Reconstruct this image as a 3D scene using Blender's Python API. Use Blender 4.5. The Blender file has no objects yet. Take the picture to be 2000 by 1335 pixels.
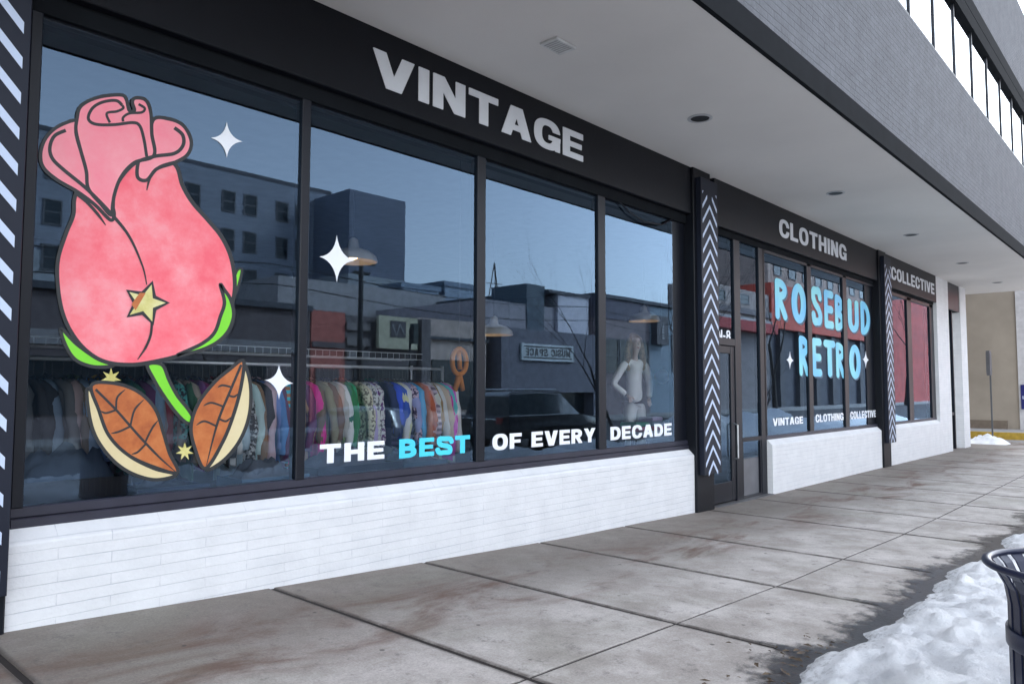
import bpy, math, random
import numpy as np
from mathutils import Vector, Matrix, noise
from mathutils.geometry import tessellate_polygon
C = bpy.context.scene
COL = C.collection
rad = math.radians

# ------------------------------------------------------------------ camera, world, sun, exposure
CAM = Vector((0.0, -4.6, 1.55))
yaw, pit, rol = rad(42.4123), rad(3.5541), rad(0.11534)
fw = Vector((math.cos(yaw)*math.cos(pit), math.sin(yaw)*math.cos(pit), math.sin(pit)))
rt = Vector((math.sin(yaw), -math.cos(yaw), 0))
up = rt.cross(fw)
R0 = rt*math.cos(rol) + up*math.sin(rol)
U0 = up*math.cos(rol) - rt*math.sin(rol)
cam = bpy.data.cameras.new('camera'); cam.sensor_width = 36; cam.lens = 26.1
cam.clip_start = 0.05; cam.clip_end = 2000
co = bpy.data.objects.new('camera', cam); COL.objects.link(co)
M = Matrix((R0, U0, -fw)).transposed().to_4x4(); M.translation = CAM
co.matrix_world = M
C.camera = co

SUN_EL, SUN_AZ = 36, 58      # azimuth measured from +Y clockwise
W = bpy.data.worlds.new('World'); C.world = W; W.use_nodes = True
nt = W.node_tree; bg = nt.nodes['Background']
sky = nt.nodes.new('ShaderNodeTexSky'); sky.sky_type = 'NISHITA'; sky.sun_disc = False
sky.sun_elevation = rad(SUN_EL); sky.sun_rotation = rad(SUN_AZ)
sky.air_density = 1.0; sky.dust_density = 1.2; sky.ozone_density = 1.0
hs = nt.nodes.new('ShaderNodeHueSaturation'); hs.inputs['Saturation'].default_value = 0.36
nt.links.new(sky.outputs[0], hs.inputs['Color']); nt.links.new(hs.outputs[0], bg.inputs[0])
bg.inputs[1].default_value = 0.14
sl = bpy.data.lights.new('sun', 'SUN'); sl.energy = 0.95; sl.angle = rad(12); sl.color = (1, .96, .9)
so = bpy.data.objects.new('sun', sl); COL.objects.link(so)
sd = Vector((math.sin(rad(SUN_AZ))*math.cos(rad(SUN_EL)), math.cos(rad(SUN_AZ))*math.cos(rad(SUN_EL)), math.sin(rad(SUN_EL))))
so.rotation_euler = sd.to_track_quat('Z', 'Y').to_euler()
so.location = (0, -30, 40)
C.view_settings.view_transform = 'Standard'; C.view_settings.look = 'None'
C.view_settings.exposure = 2.58; C.view_settings.gamma = 1
C.cycles.max_bounces = 8; C.cycles.transparent_max_bounces = 16
C.cycles.use_denoising = True

# ------------------------------------------------------------------ helpers
def at(px, py, Y):
    """the point of the plane Y=const seen at a photo pixel"""
    d = R0*((px-1000)/1450) - U0*((py-667.5)/1450) + fw
    t = (Y-CAM.y)/d.y
    return CAM + d*t

def s2l(c):
    return tuple(((v/255+.055)/1.055)**2.4 if v/255 > .04045 else v/255/12.92 for v in c)

_mats = {}
def mat(name, col, rough=.6, metal=0., var=.12, scale=6., bump=0., bscale=60., spec=.5, srgb=False):
    if name in _mats: return _mats[name]
    if srgb: col = s2l(col)
    m = bpy.data.materials.new(name); m.use_nodes = True
    n = m.node_tree.nodes; l = m.node_tree.links; b = n['Principled BSDF']
    b.inputs['Roughness'].default_value = rough; b.inputs['Metallic'].default_value = metal
    b.inputs['Specular IOR Level'].default_value = spec
    tc = n.new('ShaderNodeTexCoord')
    nz = n.new('ShaderNodeTexNoise'); nz.inputs['Scale'].default_value = scale; nz.inputs['Detail'].default_value = 6
    l.new(tc.outputs['Object'], nz.inputs['Vector'])
    rp = n.new('ShaderNodeMapRange'); rp.inputs[1].default_value = .3; rp.inputs[2].default_value = .7
    rp.inputs[3].default_value = 1-var; rp.inputs[4].default_value = 1+var
    l.new(nz.outputs['Fac'], rp.inputs[0])
    mx = n.new('ShaderNodeVectorMath'); mx.operation = 'SCALE'; mx.inputs[0].default_value = col[:3]
    l.new(rp.outputs[0], mx.inputs['Scale']); l.new(mx.outputs[0], b.inputs['Base Color'])
    if bump > 0:
        nb = n.new('ShaderNodeTexNoise'); nb.inputs['Scale'].default_value = bscale; nb.inputs['Detail'].default_value = 5
        l.new(tc.outputs['Object'], nb.inputs['Vector'])
        bp = n.new('ShaderNodeBump'); bp.inputs['Strength'].default_value = bump; bp.inputs['Distance'].default_value = .02
        l.new(nb.outputs['Fac'], bp.inputs['Height']); l.new(bp.outputs[0], b.inputs['Normal'])
    _mats[name] = m
    return m

def brick_mat(name, c1, c2, mortar, bw, bh, mort=.006, bump=.6, rough=.7, plane='XZ', fade=False, grime=.2):
    m = bpy.data.materials.new(name); m.use_nodes = True
    n = m.node_tree.nodes; l = m.node_tree.links; b = n['Principled BSDF']; b.inputs['Roughness'].default_value = rough
    tc = n.new('ShaderNodeTexCoord'); sp = n.new('ShaderNodeSeparateXYZ'); cb = n.new('ShaderNodeCombineXYZ')
    l.new(tc.outputs['Object'], sp.inputs[0])
    if plane == 'XZ':
        l.new(sp.outputs['X'], cb.inputs['X'])
    else:
        l.new(sp.outputs['Y'], cb.inputs['X'])
    l.new(sp.outputs['Z'], cb.inputs['Y'])
    br = n.new('ShaderNodeTexBrick'); br.inputs['Scale'].default_value = 1
    br.inputs['Brick Width'].default_value = bw; br.inputs['Row Height'].default_value = bh
    br.inputs['Mortar Size'].default_value = mort; br.inputs['Mortar Smooth'].default_value = .4
    br.inputs['Color1'].default_value = (*c1, 1); br.inputs['Color2'].default_value = (*c2, 1); br.inputs['Mortar'].default_value = (*mortar, 1)
    nzv = n.new('ShaderNodeTexNoise'); nzv.inputs['Scale'].default_value = 2.2; nzv.inputs['Detail'].default_value = 3
    l.new(tc.outputs['Object'], nzv.inputs['Vector'])
    dv = n.new('ShaderNodeVectorMath'); dv.operation = 'MULTIPLY_ADD'
    l.new(nzv.outputs['Color'], dv.inputs[0]); dv.inputs[1].default_value = (.012, .012, 0); l.new(cb.outputs[0], dv.inputs[2])
    l.new(dv.outputs[0], br.inputs['Vector'])
    nz = n.new('ShaderNodeTexNoise'); nz.inputs['Scale'].default_value = 3.5; nz.inputs['Detail'].default_value = 8; nz.inputs['Roughness'].default_value = .7
    l.new(tc.outputs['Object'], nz.inputs['Vector'])
    rp = n.new('ShaderNodeMapRange'); rp.inputs[1].default_value = .3; rp.inputs[2].default_value = .7
    rp.inputs[3].default_value = 1-grime; rp.inputs[4].default_value = 1+grime*.4
    l.new(nz.outputs['Fac'], rp.inputs[0])
    mx = n.new('ShaderNodeVectorMath'); mx.operation = 'SCALE'
    src = br.outputs['Color']
    if fade:
        fn = n.new('ShaderNodeTexNoise'); fn.inputs['Scale'].default_value = 1.6; fn.inputs['Detail'].default_value = 4
        fm = n.new('ShaderNodeMapping'); fm.inputs['Scale'].default_value = (1, 1, 9); l.new(tc.outputs['Object'], fm.inputs['Vector']); l.new(fm.outputs[0], fn.inputs['Vector'])
        fr = n.new('ShaderNodeMapRange'); fr.inputs[1].default_value = .42; fr.inputs[2].default_value = .62; fr.inputs[3].default_value = .15; l.new(fn.outputs['Fac'], fr.inputs[0])
        fx = n.new('ShaderNodeMix'); fx.data_type = 'RGBA'; l.new(fr.outputs[0], fx.inputs[0]); fx.inputs[6].default_value = (*c1, 1); l.new(src, fx.inputs[7]); src = fx.outputs[2]
    if fade:
        sz = n.new('ShaderNodeTexNoise'); sz.inputs['Scale'].default_value = 14; sz.inputs['Detail'].default_value = 9; sz.inputs['Roughness'].default_value = .8; l.new(tc.outputs['Object'], sz.inputs['Vector'])
        s2 = n.new('ShaderNodeMapRange'); s2.inputs[1].default_value = .63; s2.inputs[2].default_value = .72; s2.inputs[4].default_value = .5; l.new(sz.outputs['Fac'], s2.inputs[0])
        sm_ = n.new('ShaderNodeMix'); sm_.data_type = 'RGBA'; l.new(s2.outputs[0], sm_.inputs[0]); l.new(src, sm_.inputs[6]); sm_.inputs[7].default_value = (.46, .44, .42, 1); src = sm_.outputs[2]
    l.new(src, mx.inputs[0]); l.new(rp.outputs[0], mx.inputs['Scale']); l.new(mx.outputs[0], b.inputs['Base Color'])
    ad = n.new('ShaderNodeMath'); ad.operation = 'MULTIPLY_ADD'; ad.inputs[1].default_value = -1
    nf = n.new('ShaderNodeTexNoise'); nf.inputs['Scale'].default_value = 45; nf.inputs['Detail'].default_value = 4
    l.new(tc.outputs['Object'], nf.inputs['Vector'])
    sm = n.new('ShaderNodeMath'); sm.operation = 'MULTIPLY'; sm.inputs[1].default_value = .5; l.new(nf.outputs['Fac'], sm.inputs[0])
    l.new(br.outputs['Fac'], ad.inputs[0]); l.new(sm.outputs[0], ad.inputs[2])
    bp = n.new('ShaderNodeBump'); bp.inputs['Strength'].default_value = bump; bp.inputs['Distance'].default_value = .012
    l.new(ad.outputs[0], bp.inputs['Height']); l.new(bp.outputs[0], b.inputs['Normal'])
    _mats[name] = m
    return m

def glass_mat(name, tint, gloss, ior, gain, wav=.0003):
    m = bpy.data.materials.new(name); m.use_nodes = True
    n = m.node_tree.nodes; l = m.node_tree.links; n.remove(n['Principled BSDF'])
    out = n['Material Output']
    tr = n.new('ShaderNodeBsdfTransparent'); tr.inputs[0].default_value = (*tint, 1)
    gl = n.new('ShaderNodeBsdfGlossy'); gl.inputs['Color'].default_value = (*gloss, 1); gl.inputs['Roughness'].default_value = 0.0
    fr = n.new('ShaderNodeFresnel'); fr.inputs['IOR'].default_value = ior
    mu = n.new('ShaderNodeMath'); mu.operation = 'MULTIPLY'; mu.use_clamp = True; mu.inputs[1].default_value = gain
    l.new(fr.outputs[0], mu.inputs[0])
    mx = n.new('ShaderNodeMixShader'); l.new(mu.outputs[0], mx.inputs[0]); l.new(tr.outputs[0], mx.inputs[1]); l.new(gl.outputs[0], mx.inputs[2])
    if wav:
        tc = n.new('ShaderNodeTexCoord'); nz = n.new('ShaderNodeTexNoise'); nz.inputs['Scale'].default_value = 1.3; nz.inputs['Detail'].default_value = 1
        l.new(tc.outputs['Object'], nz.inputs['Vector'])
        bp = n.new('ShaderNodeBump'); bp.inputs['Strength'].default_value = 1; bp.inputs['Distance'].default_value = wav
        l.new(nz.outputs['Fac'], bp.inputs['Height']); l.new(bp.outputs[0], gl.inputs['Normal'])
    l.new(mx.outputs[0], out.inputs[0])
    return m

class MB:
    def __init__(s): s.v = []; s.f = []
    def add(s, vs, fs):
        o = len(s.v); s.v += [tuple(v) for v in vs]; s.f += [tuple(i+o for i in f) for f in fs]
    def box(s, x0, x1, y0, y1, z0, z1):
        s.add([(x0,y0,z0),(x1,y0,z0),(x1,y1,z0),(x0,y1,z0),(x0,y0,z1),(x1,y0,z1),(x1,y1,z1),(x0,y1,z1)],
              [(0,3,2,1),(4,5,6,7),(0,1,5,4),(1,2,6,5),(2,3,7,6),(3,0,4,7)])
    def bbox(s, x0, x1, y0, y1, z0, z1, b=.006):
        """box with chamfered vertical/horizontal front edges (front = y0)"""
        s.add([(x0,y1,z0),(x1,y1,z0),(x1,y1,z1),(x0,y1,z1),
               (x0,y0+b,z0),(x1,y0+b,z0),(x1,y0+b,z1),(x0,y0+b,z1),
               (x0+b,y0,z0+b),(x1-b,y0,z0+b),(x1-b,y0,z1-b),(x0+b,y0,z1-b)],
              [(3,2,1,0),(0,1,5,4),(1,2,6,5),(2,3,7,6),(3,0,4,7),(4,5,9,8),(5,6,10,9),(6,7,11,10),(7,4,8,11),(8,9,10,11)])
    def prism_x(s, prof, x0, x1):
        """profile of (y,z) points extruded along x"""
        n = len(prof)
        s.add([(x0, y, z) for y, z in prof]+[(x1, y, z) for y, z in prof],
              [tuple(range(n-1, -1, -1)), tuple(range(n, 2*n))]+[(i, (i+1) % n, n+(i+1) % n, n+i) for i in range(n)])
    def tube(s, pts, r, n=8, caps=True):
        pts = [Vector(p) for p in pts]; rs = r if isinstance(r, (list, tuple)) else [r]*len(pts)
        o = len(s.v); prev = None
        for i, p in enumerate(pts):
            d = (pts[min(i+1, len(pts)-1)]-pts[max(i-1, 0)]).normalized()
            a = prev if prev else (Vector((0,0,1)) if abs(d.z) < .9 else Vector((1,0,0)))
            u = (a - d*a.dot(d)).normalized(); w = d.cross(u); prev = u
            for k in range(n):
                t = 2*math.pi*k/n; q = p+(u*math.cos(t)+w*math.sin(t))*rs[i]; s.v.append(tuple(q))
        for i in range(len(pts)-1):
            for k in range(n):
                a = o+i*n+k; b = o+i*n+(k+1) % n; s.f.append((a, b, b+n, a+n))
        if caps:
            s.f.append(tuple(o+k for k in range(n-1, -1, -1))); e = o+(len(pts)-1)*n; s.f.append(tuple(e+k for k in range(n)))
    def lathe(s, prof, cx, cy, n=48, close=False):
        o = len(s.v); m = len(prof)
        for k in range(n):
            t = 2*math.pi*k/n
            for r, z in prof: s.v.append((cx+r*math.cos(t), cy+r*math.sin(t), z))
        for k in range(n):
            for i in range(m if close else m-1):
                j = (i+1) % m
                s.f.append((o+k*m+i, o+((k+1) % n)*m+i, o+((k+1) % n)*m+j, o+k*m+j))
    def build(s, name, m=None, parent=None, smooth=False, **props):
        me = bpy.data.meshes.new(name); me.from_pydata(s.v, [], s.f); me.update()
        o = bpy.data.objects.new(name, me); COL.objects.link(o)
        if m: me.materials.append(m)
        if smooth:
            for p in me.polygons: p.use_smooth = True
            if smooth is not True: me.set_sharp_from_angle(angle=rad(smooth))
        if parent:
            o.parent = parent
            o.matrix_parent_inverse = Matrix.Translation(-parent.location)
        for k, v in props.items(): o[k] = v
        return o

def tag(o, label=None, cat=None, group=None, kind=None):
    if label: o['label'] = label
    if cat: o['category'] = cat
    if group: o['group'] = group
    if kind: o['kind'] = kind
    return o
def thing(name, label, cat, loc=(0,0,0), group=None, kind=None):
    o = bpy.data.objects.new(name, None); COL.objects.link(o); o.location = loc; o.empty_display_size = .2
    return tag(o, label, cat, group, kind)
def copy_tree(o, parent=None):
    c = o.copy(); COL.objects.link(c)
    if parent: c.parent = parent
    for ch in o.children: copy_tree(ch, c)
    return c

# ------------------------------------------------------------------ flat shapes: smoothing, filling, strokes
def smooth_poly(pts, closed=True, k=8):
    out = []; n = len(pts)
    rng = range(n if closed else n-1)
    for i in rng:
        p0, p1, p2, p3 = (pts[(i+j) % n] if closed else pts[min(max(i+j, 0), n-1)] for j in (-1, 0, 1, 2))
        for t in range(k):
            t /= k
            out.append(tuple(.5*((2*p1[a])+(-p0[a]+p2[a])*t+(2*p0[a]-5*p1[a]+4*p2[a]-p3[a])*t*t+(-p0[a]+3*p1[a]-3*p2[a]+p3[a])*t**3) for a in (0, 1)))
    if not closed: out.append(tuple(pts[-1]))
    return out

def fill(mb, loops, y0, y1, to3):
    """loops of 2D points -> slab between the planes y0 (front) and y1"""
    vs = [[Vector((p[0], p[1], 0)) for p in lp] for lp in loops]
    tris = tessellate_polygon(vs)
    flat = [p for lp in loops for p in lp]; n = len(flat)
    V = [to3(p, y0) for p in flat]+[to3(p, y1) for p in flat]
    F = []
    a = Vector(V[1])-Vector(V[0])
    for t in tris:
        A, B, D = (Vector(V[i]) for i in t)
        nn = (B-A).cross(D-A)
        s = (y1-y0)
        tt = tuple(t) if (nn.y < 0) == (s > 0) else tuple(reversed(t))
        F.append(tt); F.append(tuple(i+n for i in reversed(tt)))
    o = 0
    for lp in loops:
        m = len(lp)
        for i in range(m): F.append((o+i, o+(i+1) % m, n+o+(i+1) % m, n+o+i))
        o += m
    mb.add(V, F)

def stroke(pts, w, taper=False):
    """polyline -> closed outline of width w (2D)"""
    L, Rr = [], []
    n = len(pts)
    for i, p in enumerate(pts):
        a = pts[max(i-1, 0)]; b = pts[min(i+1, n-1)]
        dx, dy = b[0]-a[0], b[1]-a[1]; q = math.hypot(dx, dy) or 1
        ww = w/2
        if taper:
            t = i/(n-1); ww *= (.25+.75*min(1, 3*(1-t)))
        L.append((p[0]-dy/q*ww, p[1]+dx/q*ww)); Rr.append((p[0]+dy/q*ww, p[1]-dx/q*ww))
    return L+Rr[::-1]

# ------------------------------------------------------------------ lettering: signed fields -> outlines
def f_box(x0, y0, x1, y1): return lambda x, y: np.maximum(np.maximum(x0-x, x-x1), np.maximum(y0-y, y-y1))
def f_sup(cx, cy, a, b, n=2.5): return lambda x, y: ((np.abs((x-cx)/a)**n+np.abs((y-cy)/b)**n)**(1/n)-1)*min(a, b)
def f_or(*fs): return lambda x, y: np.minimum.reduce([f(x, y) for f in fs])
def f_and(*fs): return lambda x, y: np.maximum.reduce([f(x, y) for f in fs])
def f_not(f): return lambda x, y: -f(x, y)
def f_sub(a, b): return f_and(a, f_not(b))
def f_line(xa, ya, xb, yb, hw):
    """slanted stem, horizontal half width hw, between two heights"""
    k = (xb-xa)/(yb-ya); lo, hi = min(ya, yb), max(ya, yb)
    return lambda x, y: np.maximum(np.maximum(lo-y, y-hi), (np.abs(x-(xa+k*(y-ya)))-hw)/math.sqrt(1+k*k))
def f_path(pts, hw):
    P = np.array(pts, float)
    def f(x, y):
        d = np.full(x.shape, 1e9)
        for (ax, ay), (bx, by) in zip(P[:-1], P[1:]):
            vx, vy = bx-ax, by-ay; t = np.clip(((x-ax)*vx+(y-ay)*vy)/(vx*vx+vy*vy+1e-12), 0, 1)
            d = np.minimum(d, np.hypot(x-ax-t*vx, y-ay-t*vy))
        return d-hw
    return f
def f_D(w, y0, y1, st, ht, n=2.4):
    cy, b = (y0+y1)/2, (y1-y0)/2; c = w*.42
    o = f_or(f_box(0, y0, c, y1), f_and(f_sup(c, cy, w-c, b, n), f_box(c-.01, y0, w, y1)))
    i = f_or(f_box(st, y0+ht, c, y1-ht), f_and(f_sup(c, cy, w-c-st, b-ht, n), f_box(c-.01, y0, w, y1)))
    return f_sub(o, i)
def glyph(ch, w, st, ht):
    if ch == 'I': return f_box(0, 0, st, 1), st
    if ch == '-': return f_box(0, .38, .34, .38+ht), .34
    if ch == 'L': return f_or(f_box(0, 0, st, 1), f_box(0, 0, w*.86, ht)), w*.86
    if ch == 'T': return f_or(f_box(0, 1-ht, w, 1), f_box(w/2-st/2, 0, w/2+st/2, 1)), w
    if ch == 'E': return f_or(f_box(0, 0, st, 1), f_box(0, 0, w*.9, ht), f_box(0, .5-ht*.45, w*.84, .5+ht*.45), f_box(0, 1-ht, w*.9, 1)), w*.9
    if ch == 'F': return f_or(f_box(0, 0, st, 1), f_box(0, .44-ht*.3, w*.8, .44+ht*.6), f_box(0, 1-ht, w*.88, 1)), w*.88
    if ch == 'H': return f_or(f_box(0, 0, st, 1), f_box(w-st, 0, w, 1), f_box(0, .5-ht/2, w, .5+ht/2)), w
    if ch == 'N': return f_or(f_box(0, 0, st, 1), f_box(w-st, 0, w, 1), f_line(st*.56, 1, w-st*.56, 0, st*.56)), w
    if ch == 'M': return f_or(f_box(0, 0, st, 1), f_box(1.2*w-st, 0, 1.2*w, 1), f_line(st*.5, 1, .6*w, .1, st*.5), f_line(1.2*w-st*.5, 1, .6*w, .1, st*.5)), 1.2*w
    if ch == 'V': return f_or(f_line(st*.56, 1, w*.56-.03, 0, st*.56), f_line(w*1.12-st*.56, 1, w*.56+.03, 0, st*.56)), w*1.12
    if ch == 'A': return f_or(f_line(st*.56, 0, w*.56-.04, 1, st*.56), f_line(w*1.12-st*.56, 0, w*.56+.04, 1, st*.56), f_box(w*.25, .2, w*.87, .2+ht*.9)), w*1.12
    if ch == 'Y': return f_or(f_line(st*.56, 1, w*.54, .38, st*.56), f_line(w*1.08-st*.56, 1, w*.54, .38, st*.56), f_box(w*.54-st/2, 0, w*.54+st/2, .42)), w*1.08
    if ch == 'D': return f_D(w, 0, 1, st, ht), w
    if ch == 'P': return f_or(f_D(w*.95, .36, 1, st, ht), f_box(0, 0, st, 1)), w*.95
    if ch == 'B': return f_or(f_D(w*.93, .5-ht*.5, 1, st, ht), f_D(w, 0, .5+ht*.5, st, ht)), w
    if ch == 'R': return f_or(f_D(w*.95, .36, 1, st, ht), f_box(0, 0, st, 1), f_line(w*.5, .46, w-st*.5, 0, st*.54)), w
    if ch == 'U':
        o = f_or(f_box(0, .45, w, 1), f_and(f_sup(w/2, .45, w/2, .47, 2.4), f_box(0, -.1, w, .46)))
        i = f_or(f_box(st, .45, w-st, 1.1), f_and(f_sup(w/2, .45, w/2-st, .47-ht, 2.4), f_box(0, -.1, w, .46)))
        return f_sub(o, i), w
    if ch == 'O': return f_sub(f_sup(w*.54, .5, w*.54, .52), f_sup(w*.54, .5, w*.54-st, .52-ht)), w*1.08
    if ch == 'C': return f_sub(f_sub(f_sup(w*.54, .5, w*.54, .52), f_sup(w*.54, .5, w*.54-st, .52-ht)), f_box(w*.6, .385, 2, .615)), w*1.04
    if ch == 'G':
        r = f_sub(f_sub(f_sup(w*.54, .5, w*.54, .52), f_sup(w*.54, .5, w*.54-st, .52-ht)), f_box(w*.6, .5, 2, .64))
        return f_or(r, f_box(w*.58, .5-ht*.75, w*1.05, .5), f_box(w*.86, 0, w*1.06, .4)), w*1.07
    if ch == 'S':
        t = (st*.55+ht*.45); p = smooth_poly([(w-.06, .7), (w*.84, .85), (w/2, 1.01-t/2), (w*.2, .88), (t/2, .72), (w*.24, .58), (w/2, .5), (w*.77, .42), (w-t/2, .28), (w*.8, .12), (w/2, t/2-.01), (w*.17, .14), (.05, .3)], False, 5)
        return f_path(p, t/2), w
    if ch == '8': return f_or(f_sub(f_sup(w/2, .75, w*.44, .27), f_sup(w/2, .75, w*.44-st, .27-ht)), f_sub(f_sup(w/2, .28, w/2, .3), f_sup(w/2, .28, w/2-st, .3-ht))), w
    return None, w*.55
def bubble(ch, w, t):
    """tall rounded letters of one thick round stroke"""
    h = t/2; a, b = h, w-h; T, B = 1-h, h
    arc = lambda cx, cy, rx, ry, a0, a1, n=14: [(cx+rx*math.cos(rad(a0+(a1-a0)*i/n)), cy+ry*math.sin(rad(a0+(a1-a0)*i/n))) for i in range(n+1)]
    if ch == 'O': return f_path(arc(w/2, .5, w/2-h, .5-h, 0, 360, 32), h)
    if ch == 'R': return f_or(f_path([(a, B), (a, T)], h), f_path([(a, T)]+arc(a+.08, .735, b-a-.08, T-.735, 90, -90)+[(a, 1.47-T)], h), f_path([(a+.1, .5), (b, B)], h))
    if ch == 'E': return f_or(f_path([(b, T), (a, T), (a, B), (b, B)], h), f_path([(a, .5), (b-.03, .5)], h))
    if ch == 'T': return f_or(f_path([(a, T), (b, T)], h), f_path([(w/2, T), (w/2, B)], h))
    if ch == 'U': return f_path([(a, T), (a, .36)]+arc(w/2, .36, w/2-h, .36-h, 180, 360)+[(b, T)], h)
    if ch == 'D': return f_or(f_path([(a, B), (a, T)], h), f_path([(a, T)]+arc(a+.04, .5, b-a-.04, .5-h, 90, -90)+[(a, B)], h))
    if ch == 'B': return f_or(f_path([(a, B), (a, T)], h), f_path([(a, T)]+arc(a+.04, .74, b-a-.08, T-.74, 90, -90)+[(a, 1.48-T)], h), f_path([(a, .5)]+arc(a+.04, .29, b-a-.04, .29-B, 90, -90)+[(a, B)], h))
    if ch == 'S': return f_path(smooth_poly([(b, .74), (b-.06, .9), (w/2, T), (a+.02, .88), (a, .72), (a+.1, .56), (b-.1, .44), (b, .28), (b-.03, .12), (w/2, B), (a+.05, .1), (a, .27)], False, 5), h)

def contours(f, x0, x1, y0, y1, step):
    nx, ny = int((x1-x0)/step)+2, int((y1-y0)/step)+2
    X, Y = np.meshgrid(x0+np.arange(nx)*step, y0+np.arange(ny)*step)
    Fv = f(X, Y); Fv = np.where(np.abs(Fv) < 1e-6, 1e-6, Fv)
    ins = Fv < 0
    seg = {}
    P = {}
    def ip(i, j, k):
        key = (i, j, k)
        if key not in P:
            a = Fv[j, i]; b = Fv[j, i+1] if k == 0 else Fv[j+1, i]; t = a/(a-b)
            P[key] = (x0+(i+(t if k == 0 else 0))*step, y0+(j+(t if k == 1 else 0))*step)
        return key
    c = ins[:-1, :-1]*1+ins[:-1, 1:]*2+ins[1:, 1:]*4+ins[1:, :-1]*8
    tab = {1: [(3, 0)], 2: [(0, 1)], 3: [(3, 1)], 4: [(1, 2)], 5: [(3, 0), (1, 2)], 6: [(0, 2)], 7: [(3, 2)], 8: [(2, 3)], 9: [(2, 0)], 10: [(0, 1), (2, 3)], 11: [(2, 1)], 12: [(1, 3)], 13: [(1, 0)], 14: [(0, 3)]}
    for j, i in zip(*np.nonzero((c > 0) & (c < 15))):
        e = lambda q: ip(i, j, 0) if q == 0 else ip(i+1, j, 1) if q == 1 else ip(i, j+1, 0) if q == 2 else ip(i, j, 1)
        for a, b in tab[int(c[j, i])]: seg[e(a)] = e(b)
    loops = []
    while seg:
        s = next(iter(seg)); lp = []; k = s
        while k in seg:
            lp.append(P[k]); k = seg.pop(k)
        out = [lp[0]]; n = len(lp); skip = 0      # thin out collinear points
        for i in range(1, n):
            a, b, d = out[-1], lp[i], lp[(i+1) % n]
            ar = abs((b[0]-a[0])*(d[1]-a[1])-(b[1]-a[1])*(d[0]-a[0])); ln = math.hypot(d[0]-a[0], d[1]-a[1])+1e-9
            straight = abs((b[0]-a[0])*(d[0]-b[0])) < 1e-7 and abs(b[0]-a[0]) < 1e-4 or abs(b[1]-a[1]) < 1e-4 and abs(d[1]-b[1]) < 1e-4
            if ar/ln > .0003 or (skip > 1 and not straight): out.append(b); skip = 0
            else: skip += 1
        if len(out) > 2: loops.append(out)
    return loops
_gl = {}
def glyph_loops(ch, w, st, ht, style):
    key = (ch, w, st, ht, style)
    if key not in _gl:
        if style == 'bubble': f, adv = bubble(ch, w, st), w
        else: f, adv = glyph(ch, w, st, ht)
        _gl[key] = (contours(f, -.16, adv+.18, -.14, 1.14, 1/70) if f else [], adv)
    return _gl[key]
def word(mb, txt, x0, x1, z0, h, y0, y1, w=.8, st=.27, ht=.22, gap=.1, style='heavy', flip=False, jig=None):
    """a word between x0 and x1 standing on z0, cap height h, front face at y0"""
    parts = []; cx = 0
    for i, ch in enumerate(txt):
        lp, adv = glyph_loops(ch, w, st, ht, style)
        parts.append((cx, lp, i)); cx += adv+gap
    sx = (x1-x0)/(cx-gap)
    for ox, lps, i in parts:
        if not lps: continue
        if callable(mb): tgt = MB()
        else: tgt = mb
        dz, sc = jig[i] if jig else (0, 1)
        def to3(p, y): 
            X = (ox+p[0])*sx
            return ((x1-X) if flip else (x0+X), y, z0+dz*h+p[1]*h*sc)
        fill(tgt, lps, y0, y1, to3)
        if callable(mb): mb(tgt)

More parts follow.
